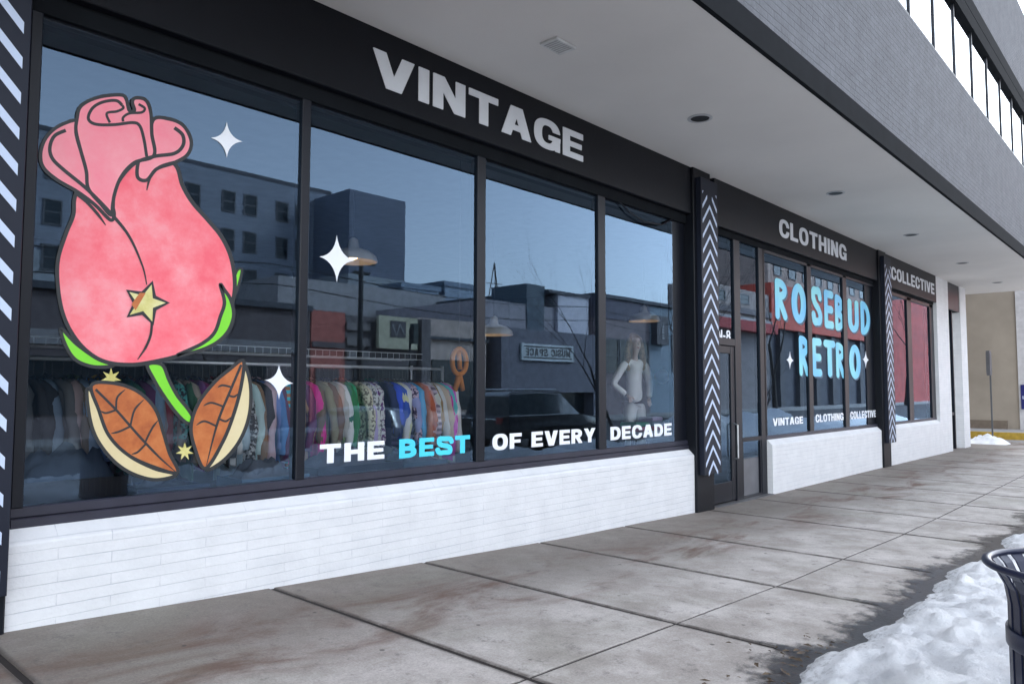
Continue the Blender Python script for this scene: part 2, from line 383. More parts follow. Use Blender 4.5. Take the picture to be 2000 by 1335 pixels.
# ------------------------------------------------------------------ ground
GZ = [(-40,.42),(-5,.42),(1.16,.28),(2.54,.218),(3.76,.167),(5.78,.085),(7.03,.057),(8.49,.015),(10.7,0),(16,-.012),(22,-.045),(26,-.05),(60,-.05)]
def gz(x):
    for (a, za), (b, zb) in zip(GZ, GZ[1:]):
        if x <= b: return za+(zb-za)*(x-a)/(b-a)
    return GZ[-1][1]
def sidewalk_mat():
    m = bpy.data.materials.new('sidewalk_concrete'); m.use_nodes = True
    n = m.node_tree.nodes; l = m.node_tree.links; b = n['Principled BSDF']; b.inputs['Roughness'].default_value = .75
    tc = n.new('ShaderNodeTexCoord'); sp = n.new('ShaderNodeSeparateXYZ'); l.new(tc.outputs['Object'], sp.inputs[0])
    def noise_(sc, det=6, rough=.6, vec=None, dist=0):
        q = n.new('ShaderNodeTexNoise'); q.inputs['Scale'].default_value = sc; q.inputs['Detail'].default_value = det; q.inputs['Roughness'].default_value = rough
        q.inputs['Distortion'].default_value = dist
        l.new(vec or tc.outputs['Object'], q.inputs['Vector']); return q.outputs['Fac']
    def rng(i, a, c, d=0., e=1., smooth=True):
        q = n.new('ShaderNodeMapRange'); q.interpolation_type = 'SMOOTHSTEP' if smooth else 'LINEAR'
        for k, v in zip((1, 2, 3, 4), (a, c, d, e)): q.inputs[k].default_value = v
        l.new(i, q.inputs[0]); return q.outputs[0]
    def math_(op, a, c):
        q = n.new('ShaderNodeMath'); q.operation = op
        for k, v in ((0, a), (1, c)):
            if hasattr(v, 'is_linked'): l.new(v, q.inputs[k])
            else: q.inputs[k].default_value = v
        return q.outputs[0]
    def mix(fac, A, B):
        q = n.new('ShaderNodeMix'); q.data_type = 'RGBA'
        l.new(fac, q.inputs[0])
        for k, v in ((6, A), (7, B)):
            if hasattr(v, 'is_linked'): l.new(v, q.inputs[k])
            else: q.inputs[k].default_value = (*v, 1)
        return q.outputs[2]
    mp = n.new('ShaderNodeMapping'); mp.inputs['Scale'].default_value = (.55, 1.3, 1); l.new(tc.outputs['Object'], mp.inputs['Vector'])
    # broad darker brown tone towards the wall, ragged edge
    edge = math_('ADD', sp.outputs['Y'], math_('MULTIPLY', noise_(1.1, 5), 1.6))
    dark_tone = rng(edge, -.95, .35)
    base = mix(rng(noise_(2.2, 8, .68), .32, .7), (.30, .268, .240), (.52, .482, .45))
    col = mix(math_('MULTIPLY', dark_tone, rng(noise_(5, 8, .75), .25, .7, .65, .95, False)), base, (.165, .138, .115))
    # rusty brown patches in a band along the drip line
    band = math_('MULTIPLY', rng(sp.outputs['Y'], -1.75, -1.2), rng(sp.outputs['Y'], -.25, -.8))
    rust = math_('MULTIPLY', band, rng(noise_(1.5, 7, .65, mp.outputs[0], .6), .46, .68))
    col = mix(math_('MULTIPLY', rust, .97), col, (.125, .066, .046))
    green = math_('MULTIPLY', rng(noise_(.9, 5), .5, .7), .35)
    col = mix(green, col, (.24, .235, .19))
    # blotches and small dark specks
    col = mix(math_('MULTIPLY', rng(noise_(9, 8, .8), .54, .68), .6), col, (.095, .085, .08))
    vo = n.new('ShaderNodeTexVoronoi'); vo.inputs['Scale'].default_value = 4.2; l.new(tc.outputs['Object'], vo.inputs['Vector'])
    spots = rng(vo.outputs['Distance'], .075, .045)
    pick = rng(noise_(1.9, 3), .46, .5)
    col = mix(math_('MULTIPLY', math_('MULTIPLY', spots, pick), .8), col, (.06, .055, .05))
    ja = n.new('ShaderNodeAttribute'); ja.attribute_name = 'soil'
    col = mix(math_('MULTIPLY', rng(ja.outputs['Fac'], .15, 1.0), rng(noise_(6, 6, .7), .3, .6, .25, .85)), col, (.075, .062, .055))
    fine = rng(noise_(85, 5, .8), .28, .72, .68, 1.26, False)
    vm = n.new('ShaderNodeVectorMath'); vm.operation = 'SCALE'; l.new(col, vm.inputs[0]); l.new(fine, vm.inputs['Scale'])
    l.new(vm.outputs[0], b.inputs['Base Color'])
    bp = n.new('ShaderNodeBump'); bp.inputs['Strength'].default_value = .35; bp.inputs['Distance'].default_value = .006
    l.new(noise_(70, 6, .7), bp.inputs['Height']); l.new(bp.outputs[0], b.inputs['Normal'])
    return m
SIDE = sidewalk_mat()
XB = [-6.8,-5.4,-4,-2.65,-1.3,-.2,1.02,2.655,3.99,5.42,6.84,8.72]+[10.1+1.42*i for i in range(13)]
YB = [.6, -2.28, -4.75]
random.seed(3)
def slab_sheet(mb, xa, xb, ya, yb, gap=.007, bev=.006, dz=0):
    """one cast slab, subdivided to follow the slope, with rounded arrises into the joint"""
    gx = gap+.010
    xs = [xa+gx, xa+gx+bev, xa+gx+bev+.03]; k = 6
    xs += [xa+gx+bev+(xb-xa-2*gx-2*bev)*i/k for i in range(1, k)]+[xb-gx-bev-.03, xb-gx-bev, xb-gx]
    ys = [ya-gap, ya-gap-bev, yb+gap+bev, yb+gap]
    V = []; F = []
    for i, x in enumerate(xs):
        for j, y in enumerate(ys):
            d = -.004 if (i in (0, len(xs)-1) or j in (0, 3)) else 0
            V.append((x, y, gz(x)+dz+d)); mb.soil.append(1. if i in (0, 1, len(xs)-1, len(xs)-2) or j in (0, 3) else 0.)
    for i in range(len(xs)-1):
        for j in range(3): F.append((i*4+j, i*4+j+1, i*4+j+5, i*4+j+4))
    # skirts down the joint
    o = len(V); ring = [i*4 for i in range(len(xs))]+[(len(xs)-1)*4+j for j in (1, 2, 3)]+[i*4+3 for i in range(len(xs)-2, -1, -1)]+[2, 1]
    for r in ring: x, y, z = V[r]; V.append((x, y, z-.03)); mb.soil.append(1.)
    m = len(ring)
    for i in range(m): F.append((ring[i], ring[(i+1) % m], o+(i+1) % m, o+i))
    mb.add(V, F)
mb = MB(); mb.soil = []
for xa, xb in zip(XB, XB[1:]):
    for ya, yb in zip(YB, YB[1:]): slab_sheet(mb, xa, xb, ya, yb, dz=random.uniform(-.001, .001))
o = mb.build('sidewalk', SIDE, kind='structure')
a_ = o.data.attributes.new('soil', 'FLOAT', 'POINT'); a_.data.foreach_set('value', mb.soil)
# dirt bed that fills the joints
mb = MB()
xs = [x for x, _ in GZ if -8 < x < 30]; xs = [-7]+[x for x in xs if x > -7]
V = []; F = []
for x in xs: V += [(x, .6, gz(x)-.0065), (x, -4.75, gz(x)-.0065)]
for i in range(len(xs)-1): F.append((2*i, 2*i+1, 2*i+3, 2*i+2))
mb.add(V, F); mb.build('joint_dirt', mat('joint_dirt', (.022, .017, .015), .95, var=.3), kind='structure')
# kerb, road, far ground
mb = MB()
pr = [(-4.76, 0), (-4.76, -.6), (-4.95, -.6), (-4.95, -.02), (-4.93, 0)]
for x0, x1 in zip(xs, xs[1:]):
    a = [(x0, y, z+gz(x0)-.003) for y, z in pr]; b_ = [(x1, y, z+gz(x1)-.003) for y, z in pr]
    mb.add(a+b_, [(0, 1, 6, 5), (1, 2, 7, 6), (2, 3, 8, 7), (3, 4, 9, 8), (4, 0, 5, 9)])
mb.build('kerb', mat('kerb_concrete', (.3, .29, .28), .85, var=.25, bump=.3), kind='structure')
mb = MB(); mb.add([(-300,-300,-.34),(300,-300,-.34),(300,300,-.34),(-300,300,-.34)], [(0,1,2,3)])
mb.build('ground', mat('asphalt', (.055, .055, .058), .8, var=.3, scale=1.5, bump=.4, bscale=90), kind='structure')
mb = MB(); mb.add([(-40,-20.5,-.2),(160,-20.5,-.2),(160,-24.2,-.2),(-40,-24.2,-.2),(-40,-20.5,-.5),(160,-20.5,-.5)], [(3,2,1,0),(0,1,5,4)])
mb.build('far_sidewalk', mat('far_concrete', (.3, .29, .28), .85, var=.25), kind='structure')
mb = MB()
mb.add([(25.2,.62,-.056),(25.2,-4.7,-.056),(45,-4.7,-.1),(45,12,-.1),(24.6,12,-.056),(24.6,.62,-.056)], [(0,1,2,3,4,5)])
mb.build('driveway', mat('driveway_concrete', (.27, .26, .25), .8, var=.25, scale=2, bump=.3), kind='structure')

# ------------------------------------------------------------------ the shop building
def brick_white():
    return brick_mat('painted_white_brick', (.70, .70, .71), (.67, .675, .69), (.53, .54, .575), .55, .062, .003, .5, .6, fade=True, grime=.10)
WB = brick_white()
WBY = brick_mat('painted_white_brick_side', (.70, .70, .71), (.67, .675, .69), (.66, .67, .70), .42, .075, .004, .35, .55, plane='YZ', grime=.1)
BLK = mat('black_painted_panel', (.0030, .0042, .0078), .5, var=.2, scale=1.2, bump=.05, bscale=20, spec=.25)
FRM = mat('black_aluminium', (.0045, .006, .0115), .42, .1, var=.1, spec=.35)
SILL = mat('dark_sill_aluminium', (.026, .026, .042), .45, .1, var=.15)
SOFF = mat('painted_soffit', (.66, .635, .605), .8, var=.08, scale=.5, bump=.12, bscale=120)
GREYB = brick_mat('grey_painted_brick', (.098, .102, .118), (.088, .092, .108), (.070, .073, .087), .30, .072, .006, 1.0, .75, grime=.3)
STRIP = mat('dark_edge_strip', (.008, .0095, .012), .9, spec=.1)
DARK = mat('dark_interior_wall', (.045, .046, .05), .9, var=.2)
SHOP = thing('shop_building', 'black fronted vintage shop with white brick base, glass windows and grey brick storeys above', 'shop building', (0, 0, 0))
Zs, Zf, Zh = 4.36, 3.76, 3.66
def brick_base(x0, x1, lowleft=.3):
    mb = MB()
    mb.prism_x([(0, -.25), (.26, -.25), (.26, .80), (.078, .795), (.072, .79), (.004, .725), (0, .715)], x0, x1)
    return mb.build('brick_base', WB, SHOP)
brick_base(1.125, 8.497); brick_base(10.735, 16.14)
mb = MB(); mb.prism_x([(0, -.25), (.26, -.25), (.26, .80), (.078, .795), (.072, .79), (.004, .725), (0, .715)], 16.60, 20.70)
mb.box(20.7, 21.92, 0, .3, -.25, Zs+.01)
mb.build('brick_base', WB, SHOP)
mb = MB(); mb.box(23.27, 23.99, 0, .45, -.25, Zs+.01); mb.build('end_pier', WB, SHOP)
# reveals beside the far doorway
mb = MB(); mb.box(21.95, 22.9, .2, .24, -.1, .85); mb.build('door_panel', mat('grey_door_panel', (.09, .09, .1), .5), SHOP)
mb = MB(); mb.box(21.94, 23.26, .02, .2, 3.65, Zs); mb.box(21.94, 22.02, .12, .26, -.1, 3.65); mb.box(22.82, 22.9, .12, .2, -.1, 3.65); mb.box(22.02, 22.82, .13, .2, .85, .93)
mb.build('door_frame', FRM, SHOP)
mb = MB(); mb.box(22.9, 23.268, .2, .3, -.2, 3.65); mb.build('door_reveal', WB, SHOP)
GL = glass_mat('tinted_shop_glass', (.93, .95, .96), (.50, .72, 1.0), 1.8, 1.2)
def pane(x0, x1, z0, z1, y, parent, m=GL):
    mb = MB(); mb.add([(x0,y,z0),(x1,y,z0),(x1,y,z1),(x0,y,z1)], [(0,1,2,3)])
    return mb.build('pane', m, parent)
YG = .106; YF0, YF1 = .078, .17
def mullion(mb, x0, x1, z0, z1, b=.006): mb.bbox(x0, x1, YF0, YF1, z0, z1, b)
# window bay 1
mb = MB()
sb_ = MB(); sb_.bbox(1.155, 8.50, YF0-.004, YF1, .79, .845); sb_.bbox(1.155, 8.50, YF0+.012, YF1, .846, .905); sb_.build('sill', SILL, SHOP)
mb.bbox(1.155, 8.50, YF0, YF1, 3.665, 3.73); mb.box(1.155, 8.5, YF0+.03, YF1, 3.625, 3.664)
mulls = [(1.155, 1.215), (2.868, 2.94), (4.662, 4.768), (6.508, 6.64), (8.42, 8.50)]
for a, b_ in mulls: mullion(mb, a, b_, .90, 3.66)
win1 = mb.build('window_frame', FRM, SHOP)
for (a, b_), (c, d) in zip(mulls, mulls[1:]): pane(b_-.01, min(c+.01, 8.11), .89, 3.64, YG, win1)
sb_ = MB(); sb_.bbox(8.10, 8.43, YG+.003, YF1, .90, 3.64); sb_.build('jamb_panel', FRM, SHOP)
# door bay
mb = MB()
mb.bbox(9.0, 10.74, YF0, YF1, 3.655, 3.72)
for a, b_, z0 in ((8.86, 8.97, 0), (9.74, 9.93, 0), (10.555, 10.73, 0)): mullion(mb, a, b_, z0-.1, 3.66)
mb.bbox(8.97, 9.74, YF0, YF1, 2.14, 2.24)
mb.bbox(9.93, 10.555, YF0, YF1, .80, .86); mb.bbox(9.93, 10.555, YF0, YF1, -.05, .04)
mb.bbox(9.93, 9.97, YF0+.01, YF1, .04, .80); mb.box(10.52, 10.555, YF0+.01, YF1, .04, .80)
side = mb.build('entrance_frame', FRM, SHOP)
pane(8.96, 9.75, 2.23, 3.66, YG, side); pane(9.92, 10.57, .85, 3.66, YG, side)
pane(9.96, 10.53, .56, .81, YG, side)
mb = MB(); mb.box(9.965, 10.525, .12, .15, .035, .57); mb.build('kick_panel', mat('grey_kick_panel', (.12, .122, .135), .45), side)
mb = MB()
for a, b_ in ((8.975, 9.06), (9.615, 9.735)): mb.bbox(a, b_, YF0+.012, YF1-.01, .03, 2.135)
mb.bbox(9.06, 9.615, YF0+.012, YF1-.01, .03, .29); mb.bbox(9.06, 9.615, YF0+.012, YF1-.01, 2.03, 2.135)
door = mb.build('door', FRM, SHOP)
pane(9.05, 9.63, .28, 2.04, YG, door)
mb = MB(); mb.tube([(9.675, .09, .58), (9.675, .03, .60), (9.675, .03, 1.05), (9.675, .09, 1.07)], .014, 10)
mb.build('door_handle', mat('brushed_steel', (.55, .56, .58), .3, 1), door, smooth=40)
mb = MB(); mb.box(8.9, 10.73, -.02, .2, -.2, .012); mb.build('threshold', mat('threshold_metal', (.2, .2, .21), .45, .6), SHOP)
# window bay 2
mb = MB()
sb_ = MB(); sb_.bbox(10.73, 16.25, YF0-.004, YF1, .79, .85); sb_.build('sill', SILL, SHOP); mb.bbox(10.73, 16.25, YF0, YF1, 3.60, 3.67)
m2 = [(10.69, 10.765), (12.44, 12.62), (14.17, 14.37), (16.12, 16.30)]
for a, b_ in m2: mullion(mb, a, b_, .845, 3.66)
win2 = mb.build('window_frame', FRM, SHOP)
for (a, b_), (c, d) in zip(m2, m2[1:]): pane(b_-.01, min(c+.01, 15.51), .84, 3.61, YG, win2)
sb_ = MB(); sb_.bbox(15.50, 16.13, YG+.003, YF1, .845, 3.61); sb_.build('jamb_panel', FRM, SHOP)
# window bay 3
mb = MB()
sb_ = MB(); sb_.bbox(16.7, 20.69, YF0-.004, YF1, .79, .85); sb_.build('sill', SILL, SHOP); mb.bbox(16.7, 20.69, YF0, YF1, 3.56, 3.64)
m3 = [(16.7, 17.0), (18.36, 18.70), (20.33, 20.69)]
for a, b_ in m3: mullion(mb, a, b_, .845, 3.63)
win3 = mb.build('window_frame', FRM, SHOP)
for (a, b_), (c, d) in zip(m3, m3[1:]): pane(b_-.01, c+.01, .84, 3.57, YG, win3)
pane(22.0, 22.84, .9, 3.66, .165, SHOP).name = 'door_glass'
# fascia panels, header infill
mb = MB(); mb.bbox(1.155, 8.40, -.001, .07, Zf, Zs+.01); mb.build('fascia', BLK, SHOP)
mb = MB(); mb.bbox(9.04, 16.0, -.001, .07, Zf-.03, Zs+.01); mb.build('fascia', BLK, SHOP)
mb = MB(); mb.bbox(16.5, 20.695, -.001, .07, Zf-.07, Zs+.01); mb.build('fascia', BLK, SHOP)
mb = MB()
for a, b_ in ((1.1, 8.6), (8.6, 16.2), (16.3, 20.7), (21.93, 23.3)): mb.box(a, b_, .074, .3, 3.645, Zs+.02)
mb.build('header_beam', STRIP, SHOP)
mb = MB(); mb.tube([(6.9, .085, 3.66), (7.1, .07, 3.56), (7.4, .065, 3.50), (7.8, .07, 3.53), (8.1, .085, 3.66)], .010, 6); mb.build('loose_cable', FRM, SHOP, True)
# pilasters
def pilaster(x0, x1):
    mb = MB(); mb.bbox(x0, x1, -.035, .3, -.2, Zs+.005, .008); mb.build('pilaster', BLK, SHOP)
pilaster(8.402, 8.855); pilaster(15.98, 16.46); pilaster(.45, 1.125)
# soffit and upper storeys
mb = MB(); mb.box(-5, 25.4, -2.04, .6, Zs, Zs+.22); mb.build('soffit', SOFF, SHOP)
mb = MB(); mb.box(-5, 25.45, -2.085, -2.042, Zs-.006, Zs+.235); mb.build('edge_strip', STRIP, SHOP)
def storey_band(z0, z1):
    mb = MB(); mb.box(-5, 25.42, -2.06, -1.75, z0, z1); return mb.build('upper_wall', GREYB, SHOP)
storey_band(Zs+.236, 6.44); storey_band(8.19, 10.28); storey_band(12.03, 13.6)
UG = glass_mat('mirrored_upper_glass', (.25, .28, .3), (.92, .97, 1.0), 3.6, 2.2, .0002)
for z0, z1 in ((6.44, 8.19), (10.28, 12.03)):
    mb = MB(); mb.box(-5, 25.4, -2.046, -1.98, z0, z0+.05); hd = MB(); hd.box(-5, 25.4, -2.10, -1.98, z1-.52, z1-.27); hd.box(-5, 25.4, -2.10, -1.98, z1-.255, z1-.001); hd.box(-5, 25.4, -2.09, -1.98, z1-.27, z1-.255); hd.build('window_head', STRIP, SHOP)
    for k in range(-11, 12):
        x = 10.6+1.3*k; mb.box(x-.022, x+.022, -2.05, -1.98, z0+.05, z1-.52)
    fr = mb.build('upper_window_frame', FRM, SHOP)
    mb = MB(); mb.add([(-5,-2.03,z0),(25.3,-2.03,z0),(25.3,-2.03,z1-.3),(-5,-2.03,z1-.3)], [(0,1,2,3)]); mb.build('pane', UG, fr)
mb = MB(); mb.box(-5, 25.3, -1.6, 14, Zs+.24, 13.5); mb.build('upper_core', DARK, SHOP)
# interior shell
mb = MB()
mb.box(-5, 24, .3, 9.5, -.3, 0); mb.build('shop_floor', mat('worn_shop_floor', (.11, .105, .10), .5, var=.25, scale=3), SHOP)
mb = MB(); mb.box(-5, 24, 9.3, 9.5, 0, Zs); mb.box(-5.2, -5, .2, 9.5, 0, Zs); mb.box(23.8, 24, .45, 9.5, 0, Zs); mb.box(-5, 24, .31, 9.3, 4.0, 4.2)
mb.box(15.1, 15.25, .4, 9.3, 0, 4.0)
mb.build('interior_wall', DARK, SHOP)
mb = MB(); mb.box(-5, .45, .0, .3, -.2, Zs+.02); mb.build('return_wall', DARK, SHOP)

# ------------------------------------------------------------------ signs on the fascia
SILV = mat('silver_letter_paint', (.62, .64, .68), .55, var=.05)
VIN = mat('white_vinyl', (.80, .82, .86), .5, var=.03)
def zpx(px, py, Y): return at(px, py, Y).z
def xpx(px, py, Y): return at(px, py, Y).x
def sign(txt, pts, Y, dep, m, label, cat, name, group=None, **kw):
    """pts: (left px,py), (right px,py), (top px,py), (bottom px,py)"""
    (l, r, t, b_) = pts
    x0 = xpx(*l, Y); x1 = xpx(*r, Y); zt = zpx(*t, Y); zb = zpx(*b_, Y)
    root = thing(name, label, cat, (x0, Y, zb), group)
    word(lambda g: g.build('letter', m, root), txt, x0, x1, zb, zt-zb, Y, Y+dep, **kw)
    return root
YS = -.008
sign('VINTAGE', ((728.6, 110), (1139, 285), (818, 129.5), (817, 196)), YS, .006, SILV, 'large silver letters reading VINTAGE on the black fascia', 'sign lettering', 'sign_lettering', w=.86, st=.265, ht=.215, gap=.10)
sign('CLOTHING', ((1522.4, 445), (1653.5, 500), (1545, 435.5), (1546, 469)), YS, .006, SILV, 'silver letters reading CLOTHING on the black fascia over the entrance bay', 'sign lettering', 'sign_lettering', w=.8, st=.24, ht=.2, gap=.13)
sign('COLLECTIVE', ((1741, 529), (1825, 570), (1764, 529.5), (1765, 553)), YS, .006, SILV, 'small silver letters reading COLLECTIVE on the last black fascia', 'sign lettering', 'sign_lettering', w=.8, st=.23, ht=.19, gap=.14)
YV = YG-.006
CYAN = mat('cyan_vinyl', (.06, .62, .80), .5, var=.03)
wl = 'window lettering'
sign('THE', ((625, 867), (751, 870), (690, 863.5), (690, 900)), YV, .002, VIN, 'white window lettering reading THE', wl, 'window_lettering', w=.9, st=.29, ht=.24, gap=.15)
sign('BEST', ((780, 857), (918, 860), (850, 853), (850, 889)), YV, .002, CYAN, 'bright cyan window lettering reading BEST', wl, 'window_lettering', w=.9, st=.29, ht=.24, gap=.15)
sign('OF', ((962, 860), (1019, 850), (1003, 845.5), (1003, 875.5)), YV, .002, VIN, 'white window lettering reading OF', wl, 'window_lettering', w=.86, st=.28, ht=.23, gap=.12)
sign('EVERY', ((1038.4, 860), (1163, 850), (1100, 839), (1100, 867.5)), YV, .002, VIN, 'white window lettering reading EVERY', wl, 'window_lettering', w=.86, st=.28, ht=.23, gap=.12)
sign('DECADE', ((1192.5, 845), (1312, 840), (1250, 829.5), (1250, 854.5)), YV, .002, VIN, 'white window lettering reading DECADE', wl, 'window_lettering', w=.86, st=.28, ht=.23, gap=.12)
sign('VINTAGE', ((1509.5, 820), (1568.5, 820), (1540, 814.5), (1540, 829)), YV, .002, VIN, 'small white lettering reading VINTAGE low on the glass near the door', wl, 'window_lettering', w=.8, st=.25, ht=.2, gap=.1)
sign('CLOTHING', ((1593, 815), (1647.5, 812), (1620, 807.5), (1620, 822)), YV, .002, VIN, 'small white lettering reading CLOTHING low on the glass', wl, 'window_lettering', w=.8, st=.25, ht=.2, gap=.1)
sign('COLLECTIVE', ((1661, 810), (1711.5, 807), (1686, 802), (1686, 816)), YV, .002, VIN, 'small white lettering reading COLLECTIVE low on the glass', wl, 'window_lettering', w=.8, st=.25, ht=.2, gap=.1)
sign('N-8', ((1402, 656), (1427, 656), (1421, 645), (1421, 667)), YV, .002, VIN, 'white unit number N-8 on the glass above the door', 'unit number', 'unit_number', w=.62, st=.17, ht=.15, gap=.1)
def mint():
    m = bpy.data.materials.new('mint_to_blue_vinyl'); m.use_nodes = True
    n = m.node_tree.nodes; l = m.node_tree.links; b = n['Principled BSDF']; b.inputs['Roughness'].default_value = .5
    tc = n.new('ShaderNodeTexCoord'); nz = n.new('ShaderNodeTexNoise'); nz.inputs['Scale'].default_value = 1.6; nz.inputs['Detail'].default_value = 1
    l.new(tc.outputs['Object'], nz.inputs['Vector'])
    cr = n.new('ShaderNodeValToRGB'); cr.color_ramp.elements[0].position = .35; cr.color_ramp.elements[1].position = .65
    cr.color_ramp.elements[0].color = (.25, .68, .74, 1); cr.color_ramp.elements[1].color = (.15, .52, .80, 1)
    l.new(nz.outputs['Fac'], cr.inputs[0]); l.new(cr.outputs[0], b.inputs['Base Color'])
    return m
MINT = mint()
MDARK = mat('dark_teal_vinyl', (.01, .06, .12), .5)
def bubbles(txt, boxes, label):
    """boxes: photo extents (left, right, top, bottom) of each letter"""
    YB_ = YV
    root = thing('window_lettering', label, wl, at(boxes[0][0], boxes[0][3], YB_))
    for ch, (l, r, t, b_) in zip(txt, boxes):
        c_ = (l+r)/2; x0 = xpx(l, (t+b_)/2, YB_); x1 = xpx(r, (t+b_)/2, YB_); zb = zpx(c_, b_, YB_); zt = zpx(c_, t, YB_)
        L = []
        word(lambda g: L.append(g.build('letter', MINT, root)), ch, x0, x1, zb, zt-zb, YB_, YB_+.002, w=.56, st=.2, ht=.2, style='bubble')
        word(lambda g: g.build('drop_shade', MDARK, L[0]), ch, x0+.05, x1+.05, zb-.025, zt-zb, YB_+.0025, YB_+.0035, w=.56, st=.2, ht=.2, style='bubble')
bubbles('ROSEBUD', [(1514,1537,545,624),(1546,1574,554,631),(1585,1605,560,635),(1610,1628,567,641),(1631,1647.5,576,646),(1656,1677,585,649),(1681,1699,589,654)], 'big rounded sky blue letters reading ROSEBUD on the entrance bay glass')
bubbles('RETRO', [(1561,1579,656,734),(1587,1605,660,735),(1609,1632,664,736),(1633,1649,669,738),(1659,1681,673,740)], 'big rounded sky blue letters reading RETRO under ROSEBUD')

def to_px(Y):
    def f(p, y):
        q = at(p[0], p[1], Y); return (q.x, y, q.z)
    return f
def sparkle(cx, cy, wpx, hpx, label, up=None):
    a = []
    for k in range(4):
        t0 = k*90
        for i in range(7):
            s = i/7
            # concave arm edges between neighbouring points
            p0 = (math.cos(rad(t0)), math.sin(rad(t0))); p1 = (math.cos(rad(t0+90)), math.sin(rad(t0+90)))
            c_ = (.13*(p0[0]+p1[0]), .13*(p0[1]+p1[1]))
            q = tuple((1-s)**2*p0[j]+2*s*(1-s)*c_[j]+s*s*p1[j] for j in (0, 1))
            a.append((cx+q[0]*wpx/2, cy+q[1]*hpx/2+q[0]*wpx*.06))
    mb = MB(); fill(mb, [a], YV, YV+.002, to_px(YV))
    return tag(mb.build('sparkle_sticker', VIN), label, 'sticker', 'sparkle stickers on the glass')
sparkle(443, 273, 62, 70, 'white four pointed sparkle sticker high in the rose window')
sparkle(658, 505, 68, 92, 'large white sparkle sticker beside the second window frame post')
sparkle(545, 745, 56, 68, 'white sparkle sticker low on the rose window near the racks')
sparkle(1543, 703, 14, 34, 'tiny white sparkle sticker left of the word RETRO')
sparkle(1691, 702, 12, 34, 'tiny white sparkle sticker right of the word RETRO')
# chevron boards
CHV = mat('pale_blue_chevron_paint', (.50, .58, .74), .5, var=.04)
NAVY = mat('navy_board', (.008, .011, .022), .5, var=.1, scale=2, spec=.3)
def chevron_board(x0, x1, z0, z1, y, zfirst, pitch, label, th=.05):
    root = thing('chevron_board', label, 'chevron board', ((x0+x1)/2, y, z0), 'chevron boards on the pilasters')
    mb = MB(); mb.bbox(x0, x1, y, -.036, z0, z1, .004); mb.build('board', NAVY, root)
    mb = MB(); c_ = (x0+x1)/2; hw = (x1-x0)/2-.035; drop = hw*1.15
    z = zfirst
    def clipz(pts):
        out = []
        for a, b_ in zip(pts, pts[1:]+pts[:1]):
            ina, inb = a[1] <= z1-.17, b_[1] <= z1-.17
            if ina: out.append(a)
            if ina != inb:
                t = (z1-.17-a[1])/(b_[1]-a[1]); out.append((a[0]+t*(b_[0]-a[0]), z1-.17))
        return out
    while z < z1+.25:
        for s in (-1, 1):
            k = min(1, (z-(z0+.03))/drop) 
            arm = [(c_, z), (c_+s*hw*k, z-drop*k), (c_+s*hw*k, z-drop*k-th*1.0), (c_, z-th)]
            if z > z1-.2: arm = [(c_+s*hw*.35, z-drop*.35)] + arm[1:3] + [(c_+s*hw*.35, z-drop*.35-th)]
            arm = clipz(arm)
            if len(arm) > 2 and k > .25: fill(mb, [arm], y-.003, y-.0005, lambda p, yy: (p[0], yy, p[1]))
        z += pitch
    mb.build('chevron', CHV, root)
chevron_board(8.468, 8.918, .478, 4.235, -.105, .478+.17, .192, 'chevron board on the pilaster between the long window and the door')
chevron_board(16.09, 16.575, .47, 4.24, -.105, .47+.17, .192, 'chevron board on the pilaster before the red reflecting window')
xr = 1.112
chevron_board(xr-.46, xr, .49, 4.3, -.105, .49+.355, .1905, 'chevron board cut off by the left edge of the photo', .062)

# ------------------------------------------------------------------ rosebud window decal (plain flower, stem and leaves)
def mottled(name, c1, c2, c3, sc):
    m = bpy.data.materials.new(name); m.use_nodes = True
    n = m.node_tree.nodes; l = m.node_tree.links; b = n['Principled BSDF']; b.inputs['Roughness'].default_value = .5
    tc = n.new('ShaderNodeTexCoord')
    a = n.new('ShaderNodeTexNoise'); a.inputs['Scale'].default_value = sc; a.inputs['Detail'].default_value = 9; a.inputs['Roughness'].default_value = .66
    l.new(tc.outputs['Object'], a.inputs['Vector'])
    cr = n.new('ShaderNodeValToRGB'); e = cr.color_ramp.elements
    e[0].position = .36; e[0].color = (*c1, 1); e[1].position = .66; e[1].color = (*c3, 1); q = e.new(.5); q.color = (*c2, 1)
    l.new(a.outputs['Fac'], cr.inputs[0]); l.new(cr.outputs[0], b.inputs['Base Color'])
    return m
PINK = mottled('watercolour_pink', (.86, .12, .16), (.88, .20, .235), (.88, .32, .35), 3.4)
PINKL = mottled('watercolour_pale_pink', (.86, .22, .28), (.86, .27, .32), (.88, .34, .38), 3)
GRN = mottled('leaf_green_vinyl', (.17, .60, .02), (.19, .64, .025), (.21, .68, .03), 1.5)
ORG = mottled('speckled_brown_vinyl', (.36, .085, .018), (.46, .125, .028), (.54, .18, .05), 7)
TAN = mottled('cream_vinyl', (.62, .50, .27), (.66, .55, .31), (.70, .60, .36), 2)
GOLD = mottled('gold_vinyl', (.45, .40, .10), (.62, .56, .20), (.72, .68, .36), 5)
INK = mat('dark_outline_vinyl', (.018, .02, .022), .5)
rose = thing('rose_decal', 'large pink rosebud decal with green leaves on the left shop window', 'window decal', at(280, 960, YV))
TP = to_px(YV)
lay = [0]
